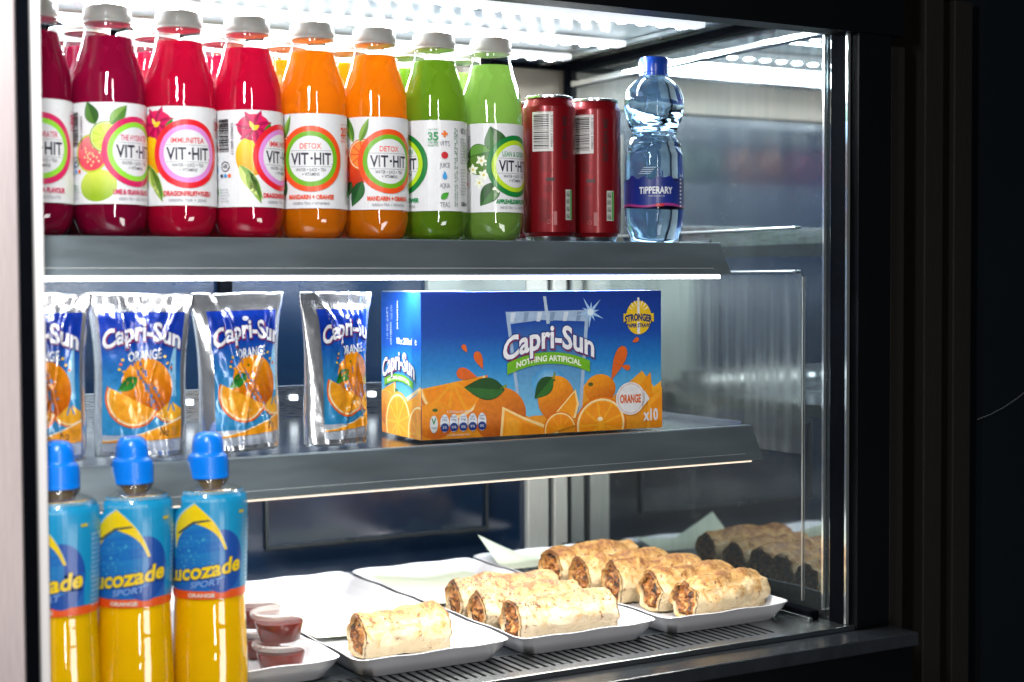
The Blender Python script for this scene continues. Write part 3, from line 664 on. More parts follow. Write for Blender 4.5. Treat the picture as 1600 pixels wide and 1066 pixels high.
for i, kind, liq, phi, lab in cols:
    x = X0+i*DX
    cam_az = math.atan2(x, YJ)      # direction from the bottle to the viewer
    rz = -cam_az + radians(phi)
    key = (kind, liq)
    if key not in protos:
        p_ = make_juice(kind, liq, lab); protos[key] = p_
        p_.location = (x, YJ, S1T+H); p_.rotation_euler = (0, 0, rz); p_['group'] = GJ
    else: copy_thing(protos[key], (x, YJ, S1T), rz, lab, GJ)
    for r in (1, 2, 3):
        where = {1: 'directly behind', 2: 'third in the file behind', 3: 'last in the file behind'}[r]
        copy_thing(protos[key], (x+random.uniform(-.001, .001), YJ+r*.0685, S1T), rz+random.uniform(-1.5, 1.5), '%s juice bottle %s %s' % (cname[i], where, short[i]), GJ)

# ================================================================ CANS
RC = .0290
CP = smooth_prof([(.0215, .0), (.0235, .0015), (.0255, .0060), (.0285, .0105), (.0290, .0150), (.0290, .08), (.0290, .1380), (.0284, .1425), (.0262, .1490), (.0252, .1520)], 4)
def can_art(rot):
    Wh = pi*RC; A = Art(-Wh, Wh, .0120, .1400)
    K = (.03, .004, .006)
    def P(x0, shift=0): return x0
    A.l = 1; A.rect_(-.0335, -.0105, .095, .137, (.62, .60, .58)); A.l = 2
    barcode(A, -.0322, -.0150, .0980, .1345, True, (.02, .01, .01)); A.text('5 000112 650866', -.0130, .1165, .0026, K, width=.034, rot=-pi/2)
    A.text('RETURN ME', .0060, .1100, .0062, K, width=.046, rot=pi/2, bold=.03)
    microtext(A, -.0250, -.0110, .074, .096, 7, K); A.rect_(-.0185, -.0085, .0635, .0670, K); microtext(A, -.0200, -.0100, .052, .060, 3, K)
    microtext(A, -.0250, -.0120, .020, .045, 9, K)
    A.rect_(-.0105, -.0065, .0165, .0310, (.35, .10, .10)); A.ring(-.0150, .0200, .0022, .0018, (.35, .1, .1), n=16)
    A.rect_(.0040, .0135, .0220, .0545, (.50, .52, .48)); A.l = 3; A.rect_(.0105, .0132, .0225, .0540, (.06, .30, .05))
    for j in range(4):
        A.rect_(.0045, .0100, .0230+.0078*j, .0295+.0078*j, (.30, .32, .28)); A.l = 4; A.text(('0g', '5g', '0%', '2g')[j], .0072, .0246+.0078*j, .0030, K, width=.0045); A.l = 3
    # black brush swirls at the right
    for k in range(5):
        pts = []; y = .030+.022*k
        for j in range(9): t = j/8; pts.append((.0230+.006*sin(3*t+k)+.004*t, y+.020*t))
        for j in range(8, -1, -1): t = j/8; pts.append((.0230+.006*sin(3*t+k)+.004*t+.0022*sin(pi*t)+.0004, y+.020*t))
        A.poly(pts, K)
    A.text('Sugar Free', -.021, .1362, .0026, (.45, .2, .2), width=.014)
    return A.finish(cyl_map(RC), sx=.0035)
def make_can(label):
    t = thing('drink_can', label, 'can')
    bm = bmesh.new(); lathe(bm, CP, 64); obj('can_body', bm, M['can_red'], t, .6)
    bm = bmesh.new(); lathe(bm, [(.0250, .1522), (.0262, .1528), (.0262, .1550), (.0248, .1555), (.0238, .1535), (.0225, .1528), (.001, .1530)], 64); obj('can_lid', bm, M['can_alu'], t, .6)
    bm = bmesh.new(); lathe(bm, [(.020, -.0012), (.0226, -.0008), (.0238, .0010), (.0252, .0045), (.0236, .0046)], 64); obj('can_base', bm, M['can_alu'], t, .6)
    obj('printed_panel', can_art(0), M['print_can'], t)
    return t
GC = 'slim red cans on the upper shelf'
xc = .8755
can = make_can('slim red can right beside the pale green juice bottle'); can.location = (xc, 1.430, S1T+.0012+H); can['group'] = GC
can.rotation_euler = (0, 0, -math.atan2(xc, 1.43)+radians(30))
copy_thing(can, (xc+.0605, 1.432, S1T+.0012), -math.atan2(xc+.06, 1.43)+radians(19), 'slim red can right beside the blue capped water bottle', GC)
copy_thing(can, (xc+.001, 1.500, S1T+.0012), 1.2, 'slim red can hidden behind the can next to the green bottle', GC)
copy_thing(can, (xc+.061, 1.503, S1T+.0012), 2.3, 'slim red can behind the can next to the water bottle', GC)

# ================================================================ WATER BOTTLE
WP = smooth_prof([(.022, .0), (.0285, .003), (.0310, .012), (.0330, .022), (.0334, .035), (.0334, .055), (.0334, .074), (.0332, .088), (.0325, .098), (.0300, .109), (.0262, .117), (.0250, .1225), (.0262, .128), (.0300, .137), (.0328, .148), (.0338, .157), (.0325, .166), (.0285, .175), (.0215, .1825), (.0160, .1865), (.0142, .189)], 5)
def wmod(r, z, a):
    if z < .034: return (r*(1-.07*(1-z/.034)*abs(cos(3*a))), z)
    if .092 < z < .150:
        e = sin(pi*(z-.092)/.058); return (r*(1+.030*e*sin(5*a+z*420)+.020*e*sin(z*1150)), z)
    if .150 <= z < .176: return (r*(1+.008*sin(5*a-z*300)), z)
    return (r, z)
wt = thing('water_bottle', 'clear pinched water bottle with dark blue cap and blue label, right of the red cans', 'bottle', (1.015, 1.430, S1T), -math.atan2(1.015, 1.43)+radians(4))
bm = bmesh.new(); lathe(bm, WP, 72, wmod); obj('bottle_body', bm, M['water'], wt, 3)
bm = bmesh.new()
lathe(bm, [(.0152, .1878), (.0166, .1882), (.0166, .1905), (.0157, .1910), (.0163, .1915), (.0165, .2000), (.0163, .2050), (.0150, .2085), (.010, .2092)], 96, lambda r, z, a: ((r+.00025*cos(48*a)) if r > .0155 and z > .1915 else r, z))
obj('cap', bm, M['blue_cap'], wt, .7)
def water_art():
    R = .0337; Wh = pi*R; A = Art(-Wh, Wh, .036, .090)
    def mt(x): return .0715+.0022*sin(x*160)+.0015*sin(x*410+1)+(.003*max(0, 1-abs(x+.012)/.010))
    n = 90; xs = [-Wh+2*Wh*i/n for i in range(n+1)]
    A.mesh([(x, .0415+.0010*sin(x*120)) for x in xs]+[(x, mt(x)) for x in xs], [(i, i+1, n+2+i, n+1+i) for i in range(n)], lambda x, y: (.008, .022, .19) if y > .06 else (.012, .03, .24))
    A.l = 1; A.mesh([(x, .0400+.0010*sin(x*120)) for x in xs]+[(x, .0428+.0012*sin(x*120)) for x in xs], [(i, i+1, n+2+i, n+1+i) for i in range(n)], (.35, .04, .22))
    A.l = 2; A.disc(.004, .0418, .0055, .0018, (.55, .01, .03), n=20)
    A.l = 2; A.text('TIPPERARY', .0, .0545, .0072, (.80, .82, .85), width=.0385, bold=.025, warp=lambda a, b: (a, b*(1+.10*cos(a*70))))
    A.text('PURE IRISH WATER', .001, .0508, .0018, (.6, .65, .75), width=.018)
    # church towers
    for x0, h_ in ((.001, .006), (.0035, .009), (.0062, .005)): A.rect_(x0, x0+.0014, .072, .0745+h_, (.015, .05, .22))
    for k in range(4): A.rect_(-.020+.002*k, -.006+.002*k, .0765+.0022*k, .0771+.0022*k, (.55, .62, .72))
    for k in range(9): A.rect_(.0315, .0350, .040+.0042*k, .0422+.0042*k, (.75, .77, .80))
    return A.finish(cyl_map(R), sx=.003)
obj('printed_label', water_art(), M['print'], wt)

# ================================================================ SPORTS DRINK BOTTLES
LP = smooth_prof([(.026, .0), (.0315, .004), (.0328, .014), (.0330, .030), (.0328, .048), (.0320, .070), (.0312, .088), (.0307, .1010), (.0309, .1060), (.0317, .1200), (.0328, .150), (.0338, .176), (.0338, .189), (.0326, .196), (.0285, .2015), (.0205, .2050), (.0162, .2075), (.0155, .2120)], 4)
def sport_R(y):
    return .0334 if y is None else radius_at(LP, y)
def sport_art():
    Wh = pi*.0334; A = Art(-Wh, Wh, .1065, .2010)
    cy_ = hexc('1593c4'); dk = hexc('1560b4')
    A.grid(-Wh, Wh, .1140, .2010, 4, 10, cy_)
    A.grid(-Wh, Wh, .1065, .1138, 4, 2, hexc('ec5a1e')); A.l = 1
    # dark blue disc behind and below
    n = 40
    A.poly([(.0105+.0215*cos(2*pi*i/n), .140+.028*sin(2*pi*i/n)) for i in range(n)], hexc('1a4fa4'))
    A.rect_(-.040, .0310, .1142, .142, hexc('1d68b8'))
    A.l = 2
    # yellow peak
    def arc(x0, y0, x1, y1, b, k=14):
        out = []
        for i in range(k+1):
            t = i/k; px, py = x0+(x1-x0)*t, y0+(y1-y0)*t; L = sqrt((x1-x0)**2+(y1-y0)**2)
            nx, ny = -(y1-y0)/L, (x1-x0)/L; out.append((px+nx*b*sin(pi*t), py+ny*b*sin(pi*t)))
        return out
    top = (-.0125, .1915)
    outline = arc(-.0330, .150, top[0], top[1], .0085)+arc(top[0], top[1], .0150, .1500, .0040)[1:]
    A.poly([(x*1.03-.0004, y+.0011) for x, y in outline]+[(-.012, .15)], hexc('8fc4d8'))
    A.l = 3; A.poly(outline+[(-.012, .15)], hexc('f2cf10'))
    A.l = 4; A.poly(arc(-.0345, .1400, -.0140, .1745, .0060)+arc(-.0140, .1745, .0130, .1490, .0055)[1:]+[(.0135, .125), (-.0345, .125)], lambda x, y: tuple(Vector(hexc('1a62b4')).lerp(Vector(hexc('2a86c0')), .5+.5*sin(x*900)*cos(y*700))))
    rnd = random.Random(5); A.l = 5
    for i in range(55):
        x, y = rnd.uniform(-.030, .008), rnd.uniform(.134, .168)
        if y < .172-abs(x+.012)*1.3: A.disc(x, y, rnd.uniform(.0004, .0010), rnd.uniform(.0003, .0008), hexc('4fb0cc'), n=6)
    A.l = 6; A.poly([(-.0300, .1655), (-.014, .1760), (-.0015, .1775), (.0010, .1762), (-.013, .1742), (-.0285, .1640)], hexc('4d5348'))
    sw = lambda a, b: (a, b+.14*a)
    A.l = 7; A.text('Lucozade', -.0090, .1255, .0145, hexc('123c78'), width=.0760, bold=.065, slant=.12, warp=sw)
    A.l = 9; A.text('Lucozade', -.0090, .1258, .0140, hexc('f4cf14'), width=.0750, bold=.032, slant=.12, warp=sw)
    A.l = 8; A.text('SPORT', -.0050, .1182, .0056, hexc('7aa0dc'), width=.0280, bold=.03, slant=.2, warp=sw)
    A.l = 9; A.text('ORANGE', -.0090, .1085, .0036, (.8, .7, .6), width=.0250, bold=.04)
    A.text('HYDRATE AND ENERGISE', -.004, .1925, .0026, hexc('8fd4ea'), width=.034); A.rect_(.0270, .0335, .181, .1835, hexc('c9b820'))
    microtext(A, .038, .060, .112, .176, 16, hexc('cfe6f0'))
    return A.finish(cyl_map(sport_R), sx=.004, sy=.005)
def make_sport(label):
    t = thing('sports_drink_bottle', label, 'bottle')
    bm = bmesh.new(); lathe(bm, LP, 64, lambda r, z, a: (r*(1-.05*max(0, 1-z/.02)*abs(cos(2.5*a))), z), close_top=False); obj('bottle_body', bm, M['shell'], t, .9)
    lq = [(max(.001, r-.0008), z+.0008) for r, z in LP if z < .200]
    bm = bmesh.new(); lathe(bm, lq, 64, lambda r, z, a: (r*(1-.05*max(0, 1-z/.02)*abs(cos(2.5*a))), z)); obj('drink', bm, M['liq_yellow'], t, .9)
    bm = bmesh.new(); lathe(bm, [(.0150, .2000), (.0150, .2145)], 32); obj('neck', bm, mat('smoky_neck', (.16, .12, .07), .2, coat=.5, noise_amt=.2), t, .7)
    obj('printed_label', sport_art(), M['print'], t)
    bm = bmesh.new()
    lathe(bm, [(.0160, .2105), (.0178, .2108), (.0180, .2130), (.0176, .2138), (.0175, .2150), (.0173, .2270), (.0166, .2305), (.0142, .2325), (.0138, .2335), (.0137, .2355), (.0133, .2420), (.0120, .2468), (.0092, .2500), (.005, .2513), (.001, .2515)], 120, lambda r, z, a: ((r+.00022*cos(40*a)) if .214 < z < .2275 else r, z))
    obj('sports_cap', bm, M['sport_cap'], t, .6)
    return t
GS = 'sports drink bottles standing in front of the white trays'
sx_ = (.3185, .3835, .4520)
sl = ('yellow sports drink bottle cut off by the left edge of the case', 'yellow sports drink bottle in the middle of the three', 'yellow sports drink bottle nearest the sauce cups')
sp = make_sport(sl[2]); sp.scale = (1.025, 1.025, 1); sp.location = (sx_[2], 1.325, ZD+.0013+H); sp['group'] = GS; sp.rotation_euler = (0, 0, -math.atan2(sx_[2], 1.325)+radians(2))
copy_thing(sp, (sx_[1], 1.325, ZD+.0013), -math.atan2(sx_[1], 1.325)+radians(-1), sl[1], GS)
copy_thing(sp, (sx_[0], 1.322, ZD+.0013), -math.atan2(sx_[0], 1.322)+radians(-16), sl[0], GS)

# ================================================================ BLUE CARTON
BW, BD, BH = .282, .105, .148
def lerp3(a, b, t): t = max(0, min(1, t)); return tuple(a[i]+(b[i]-a[i])*t for i in range(3))
def sky_col(x, y):
    stops = [(0, hexc('7fc0de')), (.30, hexc('56aad6')), (.48, hexc('1f7fc4')), (.70, hexc('1046a0')), (1, hexc('0c2f86'))]
    t = y/BH
    for (t0, c0), (t1, c1) in zip(stops, stops[1:]):
        if t <= t1: return lerp3(c0, c1, (t-t0)/(t1-t0))
    return stops[-1][1]
OR1, OR2, OR3 = hexc('f0930c'), hexc('d9700a'), hexc('f9b52a')
def orange_fruit(A, x, y, r, ry=None, dark=False):
    ry = ry or r; a, b = (hexc('c25a08'), hexc('ee940e')) if not dark else (hexc('a84a06'), hexc('e07d0c'))
    A.disc(x, y, r, ry, lambda px, py: lerp3(a, b, .55+.6*((py-y)/ry)-.25*((px-x)/r)+.15*sin(px*2300)*sin(py*2500)), n=44)
def logo(A, x, y, w, arch=.10, shadow=True):
    """wordmark on an arch"""
    h = w*.205
    W = lambda a, b: (a, b*(1+.12*sin(pi*min(1, max(0, (a/w+.5)))))+h*.58*(1-(2*a/w-.06)**2))
    if shadow:
        A.text('Capri-Sun', x+w*.006, y-w*.006, h, hexc('9c1420'), width=w*1.01, bold=.062, warp=W)
        A.l += 1
        A.text('Capri-Sun', x, y, h, hexc('7a0c20') if False else hexc('0c2f80'), width=w*1.02, bold=.056, warp=W)
        A.l += 1
    A.text('Capri-Sun', x, y, h, (.82, .82, .84), width=w, bold=.028, warp=W)
def green_band(A, x, y, w, h, col=hexc('6cae1c'), txt='NOTHING ARTIFICIAL', tcol=(.85, .88, .75)):
    n = 24; f = lambda t: h*.85*(1-(2*t-1)**2)
    A.mesh([(x-w/2+w*i/n, y+f(i/n)) for i in range(n+1)]+[(x-w/2+w*i/n*1.0, y+h+f(i/n)) for i in range(n+1)], [(i, i+1, n+2+i, n+1+i) for i in range(n)], col)
    A.l += 1
    A.text(txt, x, y+h*.24, h*.50, tcol, width=w*.78, bold=.03, warp=lambda a, b: (a, b+h*.85*(1-(2*a/w)**2)))
def carton_front():
    A = Art(0, BW, 0, BH); X = lambda u: BW*u/(1.083-.083*u); Y = lambda v: v*BH
    A.grid(0, BW, 0, BH, 24, 24, sky_col); A.l = 1
    # back fruit heap
    def W_(u, v, r, rot, full=False, sq=1.0): A.wedge(X(u), Y(v), X(r), rot, hexc('dd7608'), hexc('f6d694'), hexc('f09c18'), hexc('ee8a0a'), a=6.283 if full else pi, squash=sq)
    A.poly([(0, 0), (0, Y(.24)), (X(.12), Y(.36)), (X(.13), Y(.20)), (X(.35), Y(.26)), (X(.45), Y(.12)), (X(.62), Y(.25)), (X(.7), Y(.36)), (X(.80), Y(.24)), (X(.92), Y(.42)), (X(.97), Y(.30)), (BW, Y(.34)), (BW, 0)], lambda x, y: lerp3(hexc('c8660a'), OR3, .35+y/Y(.5)*.6+.2*sin(x*700)))
    A.l = 2; W_(.13, .385, .15, pi+.16)
    A.l = 6; A.poly([(X(.88), Y(.24)), (X(.955), Y(.41)), (X(.965), Y(.22))], hexc('e8900e')); A.poly([(X(.94), Y(.05)), (BW, Y(.27)), (BW, 0)], OR1)
    A.l = 7; orange_fruit(A, X(.055), Y(.13), X(.085), Y(.125)); A.l = 8; A.disc(X(.055), Y(.20), X(.012), Y(.012), hexc('3c5a1a'), n=12)
    A.l = 7; orange_fruit(A, X(.745), Y(.30), X(.072), Y(.105)); A.l = 8; A.disc(X(.705), Y(.335), X(.012), Y(.014), hexc('4a5a1a'), n=12)
    A.l = 9; orange_fruit(A, X(.325), Y(.15), X(.115), Y(.190), dark=True)
    A.l = 10; A.disc(X(.335), Y(.318), X(.010), Y(.014), hexc('5a4a10'), n=10)
    A.l = 15
    A.poly([(X(.325), 0), (X(.335), Y(.205)), (X(.42), Y(.13)), (X(.56), Y(.03)), (X(.57), 0)], hexc('f4d08a')); A.l = 16
    A.poly([(X(.335), 0), (X(.345), Y(.18)), (X(.42), Y(.11)), (X(.55), Y(.01)), (X(.55), 0)], hexc('ef9414')); A.l = 17
    A.poly([(X(.345), 0), (X(.352), Y(.155)), (X(.405), Y(.10)), (X(.40), 0)], hexc('f0a024')); A.poly([(X(.415), 0), (X(.418), Y(.095)), (X(.49), Y(.045)), (X(.50), 0)], hexc('e98a10'))
    # pouch drawn on the front
    A.l = 2
    P0 = lambda u, v: (X(u), Y(v))
    A.poly([P0(.352, .86), P0(.700, .865), P0(.668, .13), P0(.405, .13)], hexc('9db4cf')); A.l = 3
    A.poly([P0(.372, .775), P0(.50, .80), P0(.682, .785), P0(.655, .13), P0(.417, .13)], sky_col)
    for i in range(6): A.l = 4; A.poly([P0(.37+.055*i, .79), P0(.385+.055*i, .79), P0(.395+.055*i, .855), P0(.375+.055*i, .855)], hexc('7d93b0' if i % 2 else 'c9d4e2'))
    A.l = 5; A.disc(X(.53), Y(.36), X(.075), Y(.10), lambda x, y: lerp3(hexc('9cd0e8'), sky_col(x, y), sqrt((x-X(.53))**2+(y-Y(.36))**2)/X(.065)), n=30)
    A.l = 7; A.poly([P0(.508, .965), P0(.520, .965), P0(.536, .775), P0(.522, .770)], hexc('aebfd2'))
    # glint
    A.l = 8
    for k in range(10): a = k*pi/5+.2; L = Y(.12 if k % 2 else .075); c_, s_ = cos(a), sin(a); A.poly([(X(.705)+L*c_, Y(.85)+L*s_), (X(.705)-.0022*s_, Y(.85)+.0022*c_), (X(.705)+.0022*s_, Y(.85)-.0022*c_)], hexc('9ec2e6'))
    A.l = 9; A.disc(X(.705), Y(.85), .0038, None, hexc('d8e8f4'), n=14)
    # centre orange and wedges
    A.l = 18; orange_fruit(A, X(.560), Y(.245), X(.083), Y(.160)); A.l = 19; A.disc(X(.550), Y(.375), X(.008), Y(.010), hexc('5a5a14'), n=10)
    A.l = 20; A.leaf(X(.545), Y(.395), X(.115), Y(.125), -2.35, hexc('1c4a18'), hexc('2e6a24')); A.poly([P0(.545, .39), P0(.553, .385), P0(.558, .43), P0(.553, .435)], hexc('7a8a2a'))
    A.l = 20; A.leaf(X(.345), Y(.32), X(.175), Y(.155), 3.05, hexc('1c4a1c'), hexc('2c6626')); A.poly([P0(.330, .325), P0(.355, .345), P0(.352, .36), P0(.325, .335)], hexc('7a9a2a'))
    A.l = 22; A.poly([P0(.548, .13), P0(.640, .305), P0(.655, .20), P0(.640, .10)], hexc('f6d28c')); A.l = 23; A.poly([P0(.556, .13), P0(.636, .285), P0(.645, .20), P0(.632, .11)], hexc('ef9612'))
    A.l = 24; W_(.575, .02, .075, .25); A.l = 24
    A.wedge(X(.745), Y(.045), X(.120), .35, hexc('dd7608'), hexc('f8dca0'), hexc('f3a41e'), hexc('ee8f10'), a=6.283, squash=.93); 
    A.l = 29; A.disc(X(.742), Y(.085), X(.013), Y(.016), hexc('f9e6bc'), n=9)
    A.l = 30; A.poly([P0(.935, 0), P0(.94, .20), P0(1, .30), P0(1, 0)], hexc('f0a022')); A.l = 31; A.poly([P0(.950, 0), P0(.955, .17), P0(1, .25), P0(1, 0)], hexc('e88c0e'))
    # badge orange
    A.l = 33; A.disc(X(.868), Y(.222), X(.069), Y(.118), (.74, .73, .74), n=44); A.poly([P0(.925, .28), P0(.948, .215), P0(.915, .150)], (.74, .73, .74))
    A.l = 34; A.ring(X(.868), Y(.222), X(.0605), X(.0590), hexc('c4661c'), n=40)
    A.text('ORANGE', X(.868), Y(.192), .0088, hexc('d2601a'), width=.026, bold=.045)
    A.text('x10', X(.952), Y(.060), .0125, (.72, .72, .74), width=.0185, bold=.035)
    # droplets
    A.l = 20; dc = hexc('d9601a')
    for u, v, L, W__, rt in ((.145, .455, .024, .017, -.25), (.225, .590, .020, .013, -1.15), (.170, .640, .0095, .0075, -1.0), (.845, .600, .040, .020, -2.0), (.868, .440, .011, .0085, 2.9), (.905, .655, .0095, .007, 3.6)):
        c_, s_ = cos(rt), sin(rt); A.drop(X(u)+L*c_, Y(v)+L*s_, L, W__, rt+pi, dc)
    # brand
    A.l = 26; green_band(A, X(.530), Y(.422), X(.365), Y(.082))
    A.l = 32; logo(A, X(.530), Y(.520), X(.400))
    # stronger straw
    A.l = 12; A.disc(X(.905), Y(.805), X(.061), Y(.122), hexc('e4bc1c'), n=40)
    A.l = 13; A.poly([P0(.899, .69), P0(.911, .69), P0(.908, .95), P0(.900, .95)], (.75, .74, .70))
    for k in range(7): a = .45+k*.37; A.poly([(X(.904)+.006*cos(a), Y(.84)+.006*sin(a)), (X(.904)+.0135*cos(a+.05), Y(.84)+.0135*sin(a+.05)), (X(.904)+.0135*cos(a-.05), Y(.84)+.0135*sin(a-.05))], (.8, .78, .6))
    A.l = 14; A.rect_(X(.842), X(.968), Y(.775), Y(.835), hexc('e4bc1c')); A.l = 15
    A.text('STRONGER', X(.905), Y(.775), .0075, hexc('0e2c6c'), width=.0345, bold=.05, warp=lambda a, b: (a, b+.0014-a*a*8))
    A.text('PAPER STRAW!', X(.905), Y(.735), .0042, hexc('0e2c6c'), width=.0290, bold=.04)
    # nutrition pills
    A.l = 24
    A.disc(X(.048), Y(.105), .0044, .0088, (.62, .66, .66), n=24); A.l = 25; A.text('V', X(.048), Y(.105), .0062, hexc('0e7a4a'), width=.0055, bold=.04); A.text('Vegan', X(.048), Y(.075), .0022, hexc('0e5a6a'), width=.0060)
    for i, (a, b) in enumerate((('38kJ', '2%'), ('0g', '0%'), ('0g', '0%'), ('8.5g', '9%'), ('0g', '0%'))):
        A.l = 24; u = .093+.039*i; A.disc(X(u), Y(.108), .0049, .0092, (.66, .70, .74), n=24); A.l = 25; A.disc(X(u), Y(.080), .0046, .0044, hexc('12327c'), n=20); A.l = 26
        A.text(b, X(u), Y(.072), .0026, (.8, .8, .8), width=.0048); A.text(a, X(u), Y(.125), .0022, hexc('12327c'), width=.0056); A.text(('Energy', 'Fat', 'Saturates', 'Sugars', 'Salt')[i], X(u), Y(.145), .0018, hexc('12327c'), width=.0060)
    A.text('A 200ml pouch contains', X(.155), Y(.178), .0026, (.7, .7, .72), width=.028); A.text('of an adult reference intake', X(.15), Y(.020), .0024, (.7, .65, .6), width=.026)
    return A
def carton_end():
    A = Art(0, BD, 0, BH); X = lambda u: u*BD; Y = lambda v: v*BH
    def sc(x, y):
        return sky_col(x, y) if y/BH < .60 else hexc('1450b4')
    A.grid(0, BD, 0, BH, 10, 24, sc); A.l = 1
    A.poly([(0, 0), (0, Y(.30)), (X(.3), Y(.33)), (X(.35), Y(.2)), (X(.62), Y(.18)), (BD, Y(.36)), (BD, 0)], lambda x, y: lerp3(hexc('e07a0a'), hexc('f9be3c'), y/Y(.35)))
    A.l = 2; A.poly([(X(.55), Y(.22)), (BD, Y(.33)), (BD, Y(.12)), (X(.62), Y(.08))], hexc('f5a21c')); A.poly([(X(.55), Y(.25)), (X(.98), Y(.36)), (X(.98), Y(.34)), (X(.55), Y(.22))], hexc('f7d9a0'))
    A.l = 3; orange_fruit(A, X(.12), Y(.18), X(.20), Y(.12)); A.wedge(X(.02), Y(.31), X(.36), -1.1, hexc('e8900e'), hexc('f8dca0'), OR1, hexc('f09a14'), a=1.4)
    A.l = 4; A.leaf(X(.36), Y(.33), X(.30), X(.17), -1.15, hexc('1f5a20'), hexc('34742a'))
    A.l = 8; A.wedge(X(.43), Y(.09), X(.33), .3, hexc('f0a21c'), hexc('fbe3a8'), hexc('f7b02c'), hexc('f39c18'), a=6.283, squash=.92)
    A.l = 13; A.wedge(X(.95), Y(.04), X(.28), .4, hexc('f0a21c'), hexc('fbe3a8'), hexc('f7b02c'), hexc('f39c18'), a=6.283)
    A.l = 18; green_band(A, X(.46), Y(.335), X(.72), Y(.052))
    A.l = 22; logo(A, X(.46), Y(.395), X(.82))
    A.l = 6; A.text('10 x 200ml', X(.60), Y(.640), .0068, (.82, .84, .88), width=X(.38), bold=.03); A.text('e', X(.88), Y(.640), .0085, (.82, .84, .88), bold=.0)
    A.text('Best before end:', X(.42), Y(.84), .0036, (.8, .82, .86), width=Y(.20), rot=-pi/2, bold=.02)
    A.text('OCT 2023', X(.26), Y(.86), .0046, (.55, .65, .8), width=Y(.10), rot=-pi/2); A.text('3058061809', X(.24), Y(.71), .0046, (.55, .65, .8), width=Y(.16), rot=-pi/2)
    A.text('L297 20 01', X(.15), Y(.78), .0046, (.55, .65, .8), width=Y(.22), rot=-pi/2)
    return A
bx = thing('drink_carton', 'blue and orange carton of ten juice pouches on the lower shelf', 'carton', (.690, 1.372, S2T), radians(-3.2))
bm = bmesh.new(); add_box(bm, 0, BW, 0, BD, 0, BH, bev=.0006); obj('carton_box', bm, mat('carton_blue', hexc('1450b4'), .45, coat=.2, noise_amt=.1, noise_scale=20), bx)
a_ = carton_front(); obj('front_print', a_.finish(lambda x, y, l: Vector((x, -.0002-l, y))), M['print_card'], bx)
a_ = carton_end(); obj('end_print', a_.finish(lambda x, y, l: Vector((-.0002-l, BD-x, y))), M['print_card'], bx)
bm = bmesh.new(); add_box(bm, .0005, .05, .002, BD-.002, BH+.0004, BH+.0012); obj('top_flap', bm, mat('carton_white', (.55, .65, .8), .5, noise_amt=.05), bx)

# ================================================================ FOIL POUCHES
PW, PH = .094, .1475
def pouch_shape(u, v):
    """u -1..1 across, v 0..1 up: half thickness and half width"""
    t = .016*(1-v)**.55*max(0, 1-abs(u)**2.4)**.75 if v < .93 else .0006
    if v >= .80: t = min(t, .019*(1-.80)**.55*max(0, 1-abs(u)**2.4)**.75*max(0, (.93-v)/.13)+.0006)
    wdt = PW/2*(1.03-.17*(1-v)**.9-.07*sin(pi*min(1, (1-v)/.8))**1.2 - (.02 if v < .9 else 0))
    return t+.0004, wdt
def crease(u, v, sd):
    p = Vector((u*1.6+sd*7.3, v*2.6, sd))
    n1 = noise.noise(p*2.0); n2 = noise.noise(p*5.2+Vector((3, 1, 2)))
    rid = 1-abs(noise.noise(Vector((u*3+v*2.2+sd*3, (v-u*.4)*1.4, sd*2))))*4
    d1 = abs((u+.55)-(1-v)*1.25+.10*sin(v*9+sd))      # long fold running down from a top corner
    d2 = abs((u-.75)+(1-v)*.9+.08*sin(v*7+sd*2))
    return .0014*n1+.0009*n2+.0011*max(0, rid)+.0036*max(0, 1-d1/.085)+.0028*max(0, 1-d2/.08)
def pouch_front(u, v, sd, off=0):
    t, w_ = pouch_shape(u, v); k = max(0, 1-abs(u)**4)*(1 if v < .9 else .15+.5*abs(sin(u*9+sd)))
    return Vector((u*w_, -(t+crease(u, v, sd)*k+off), v*PH+.002*noise.noise(Vector((u*2, sd, 0)))*(v > .9)))
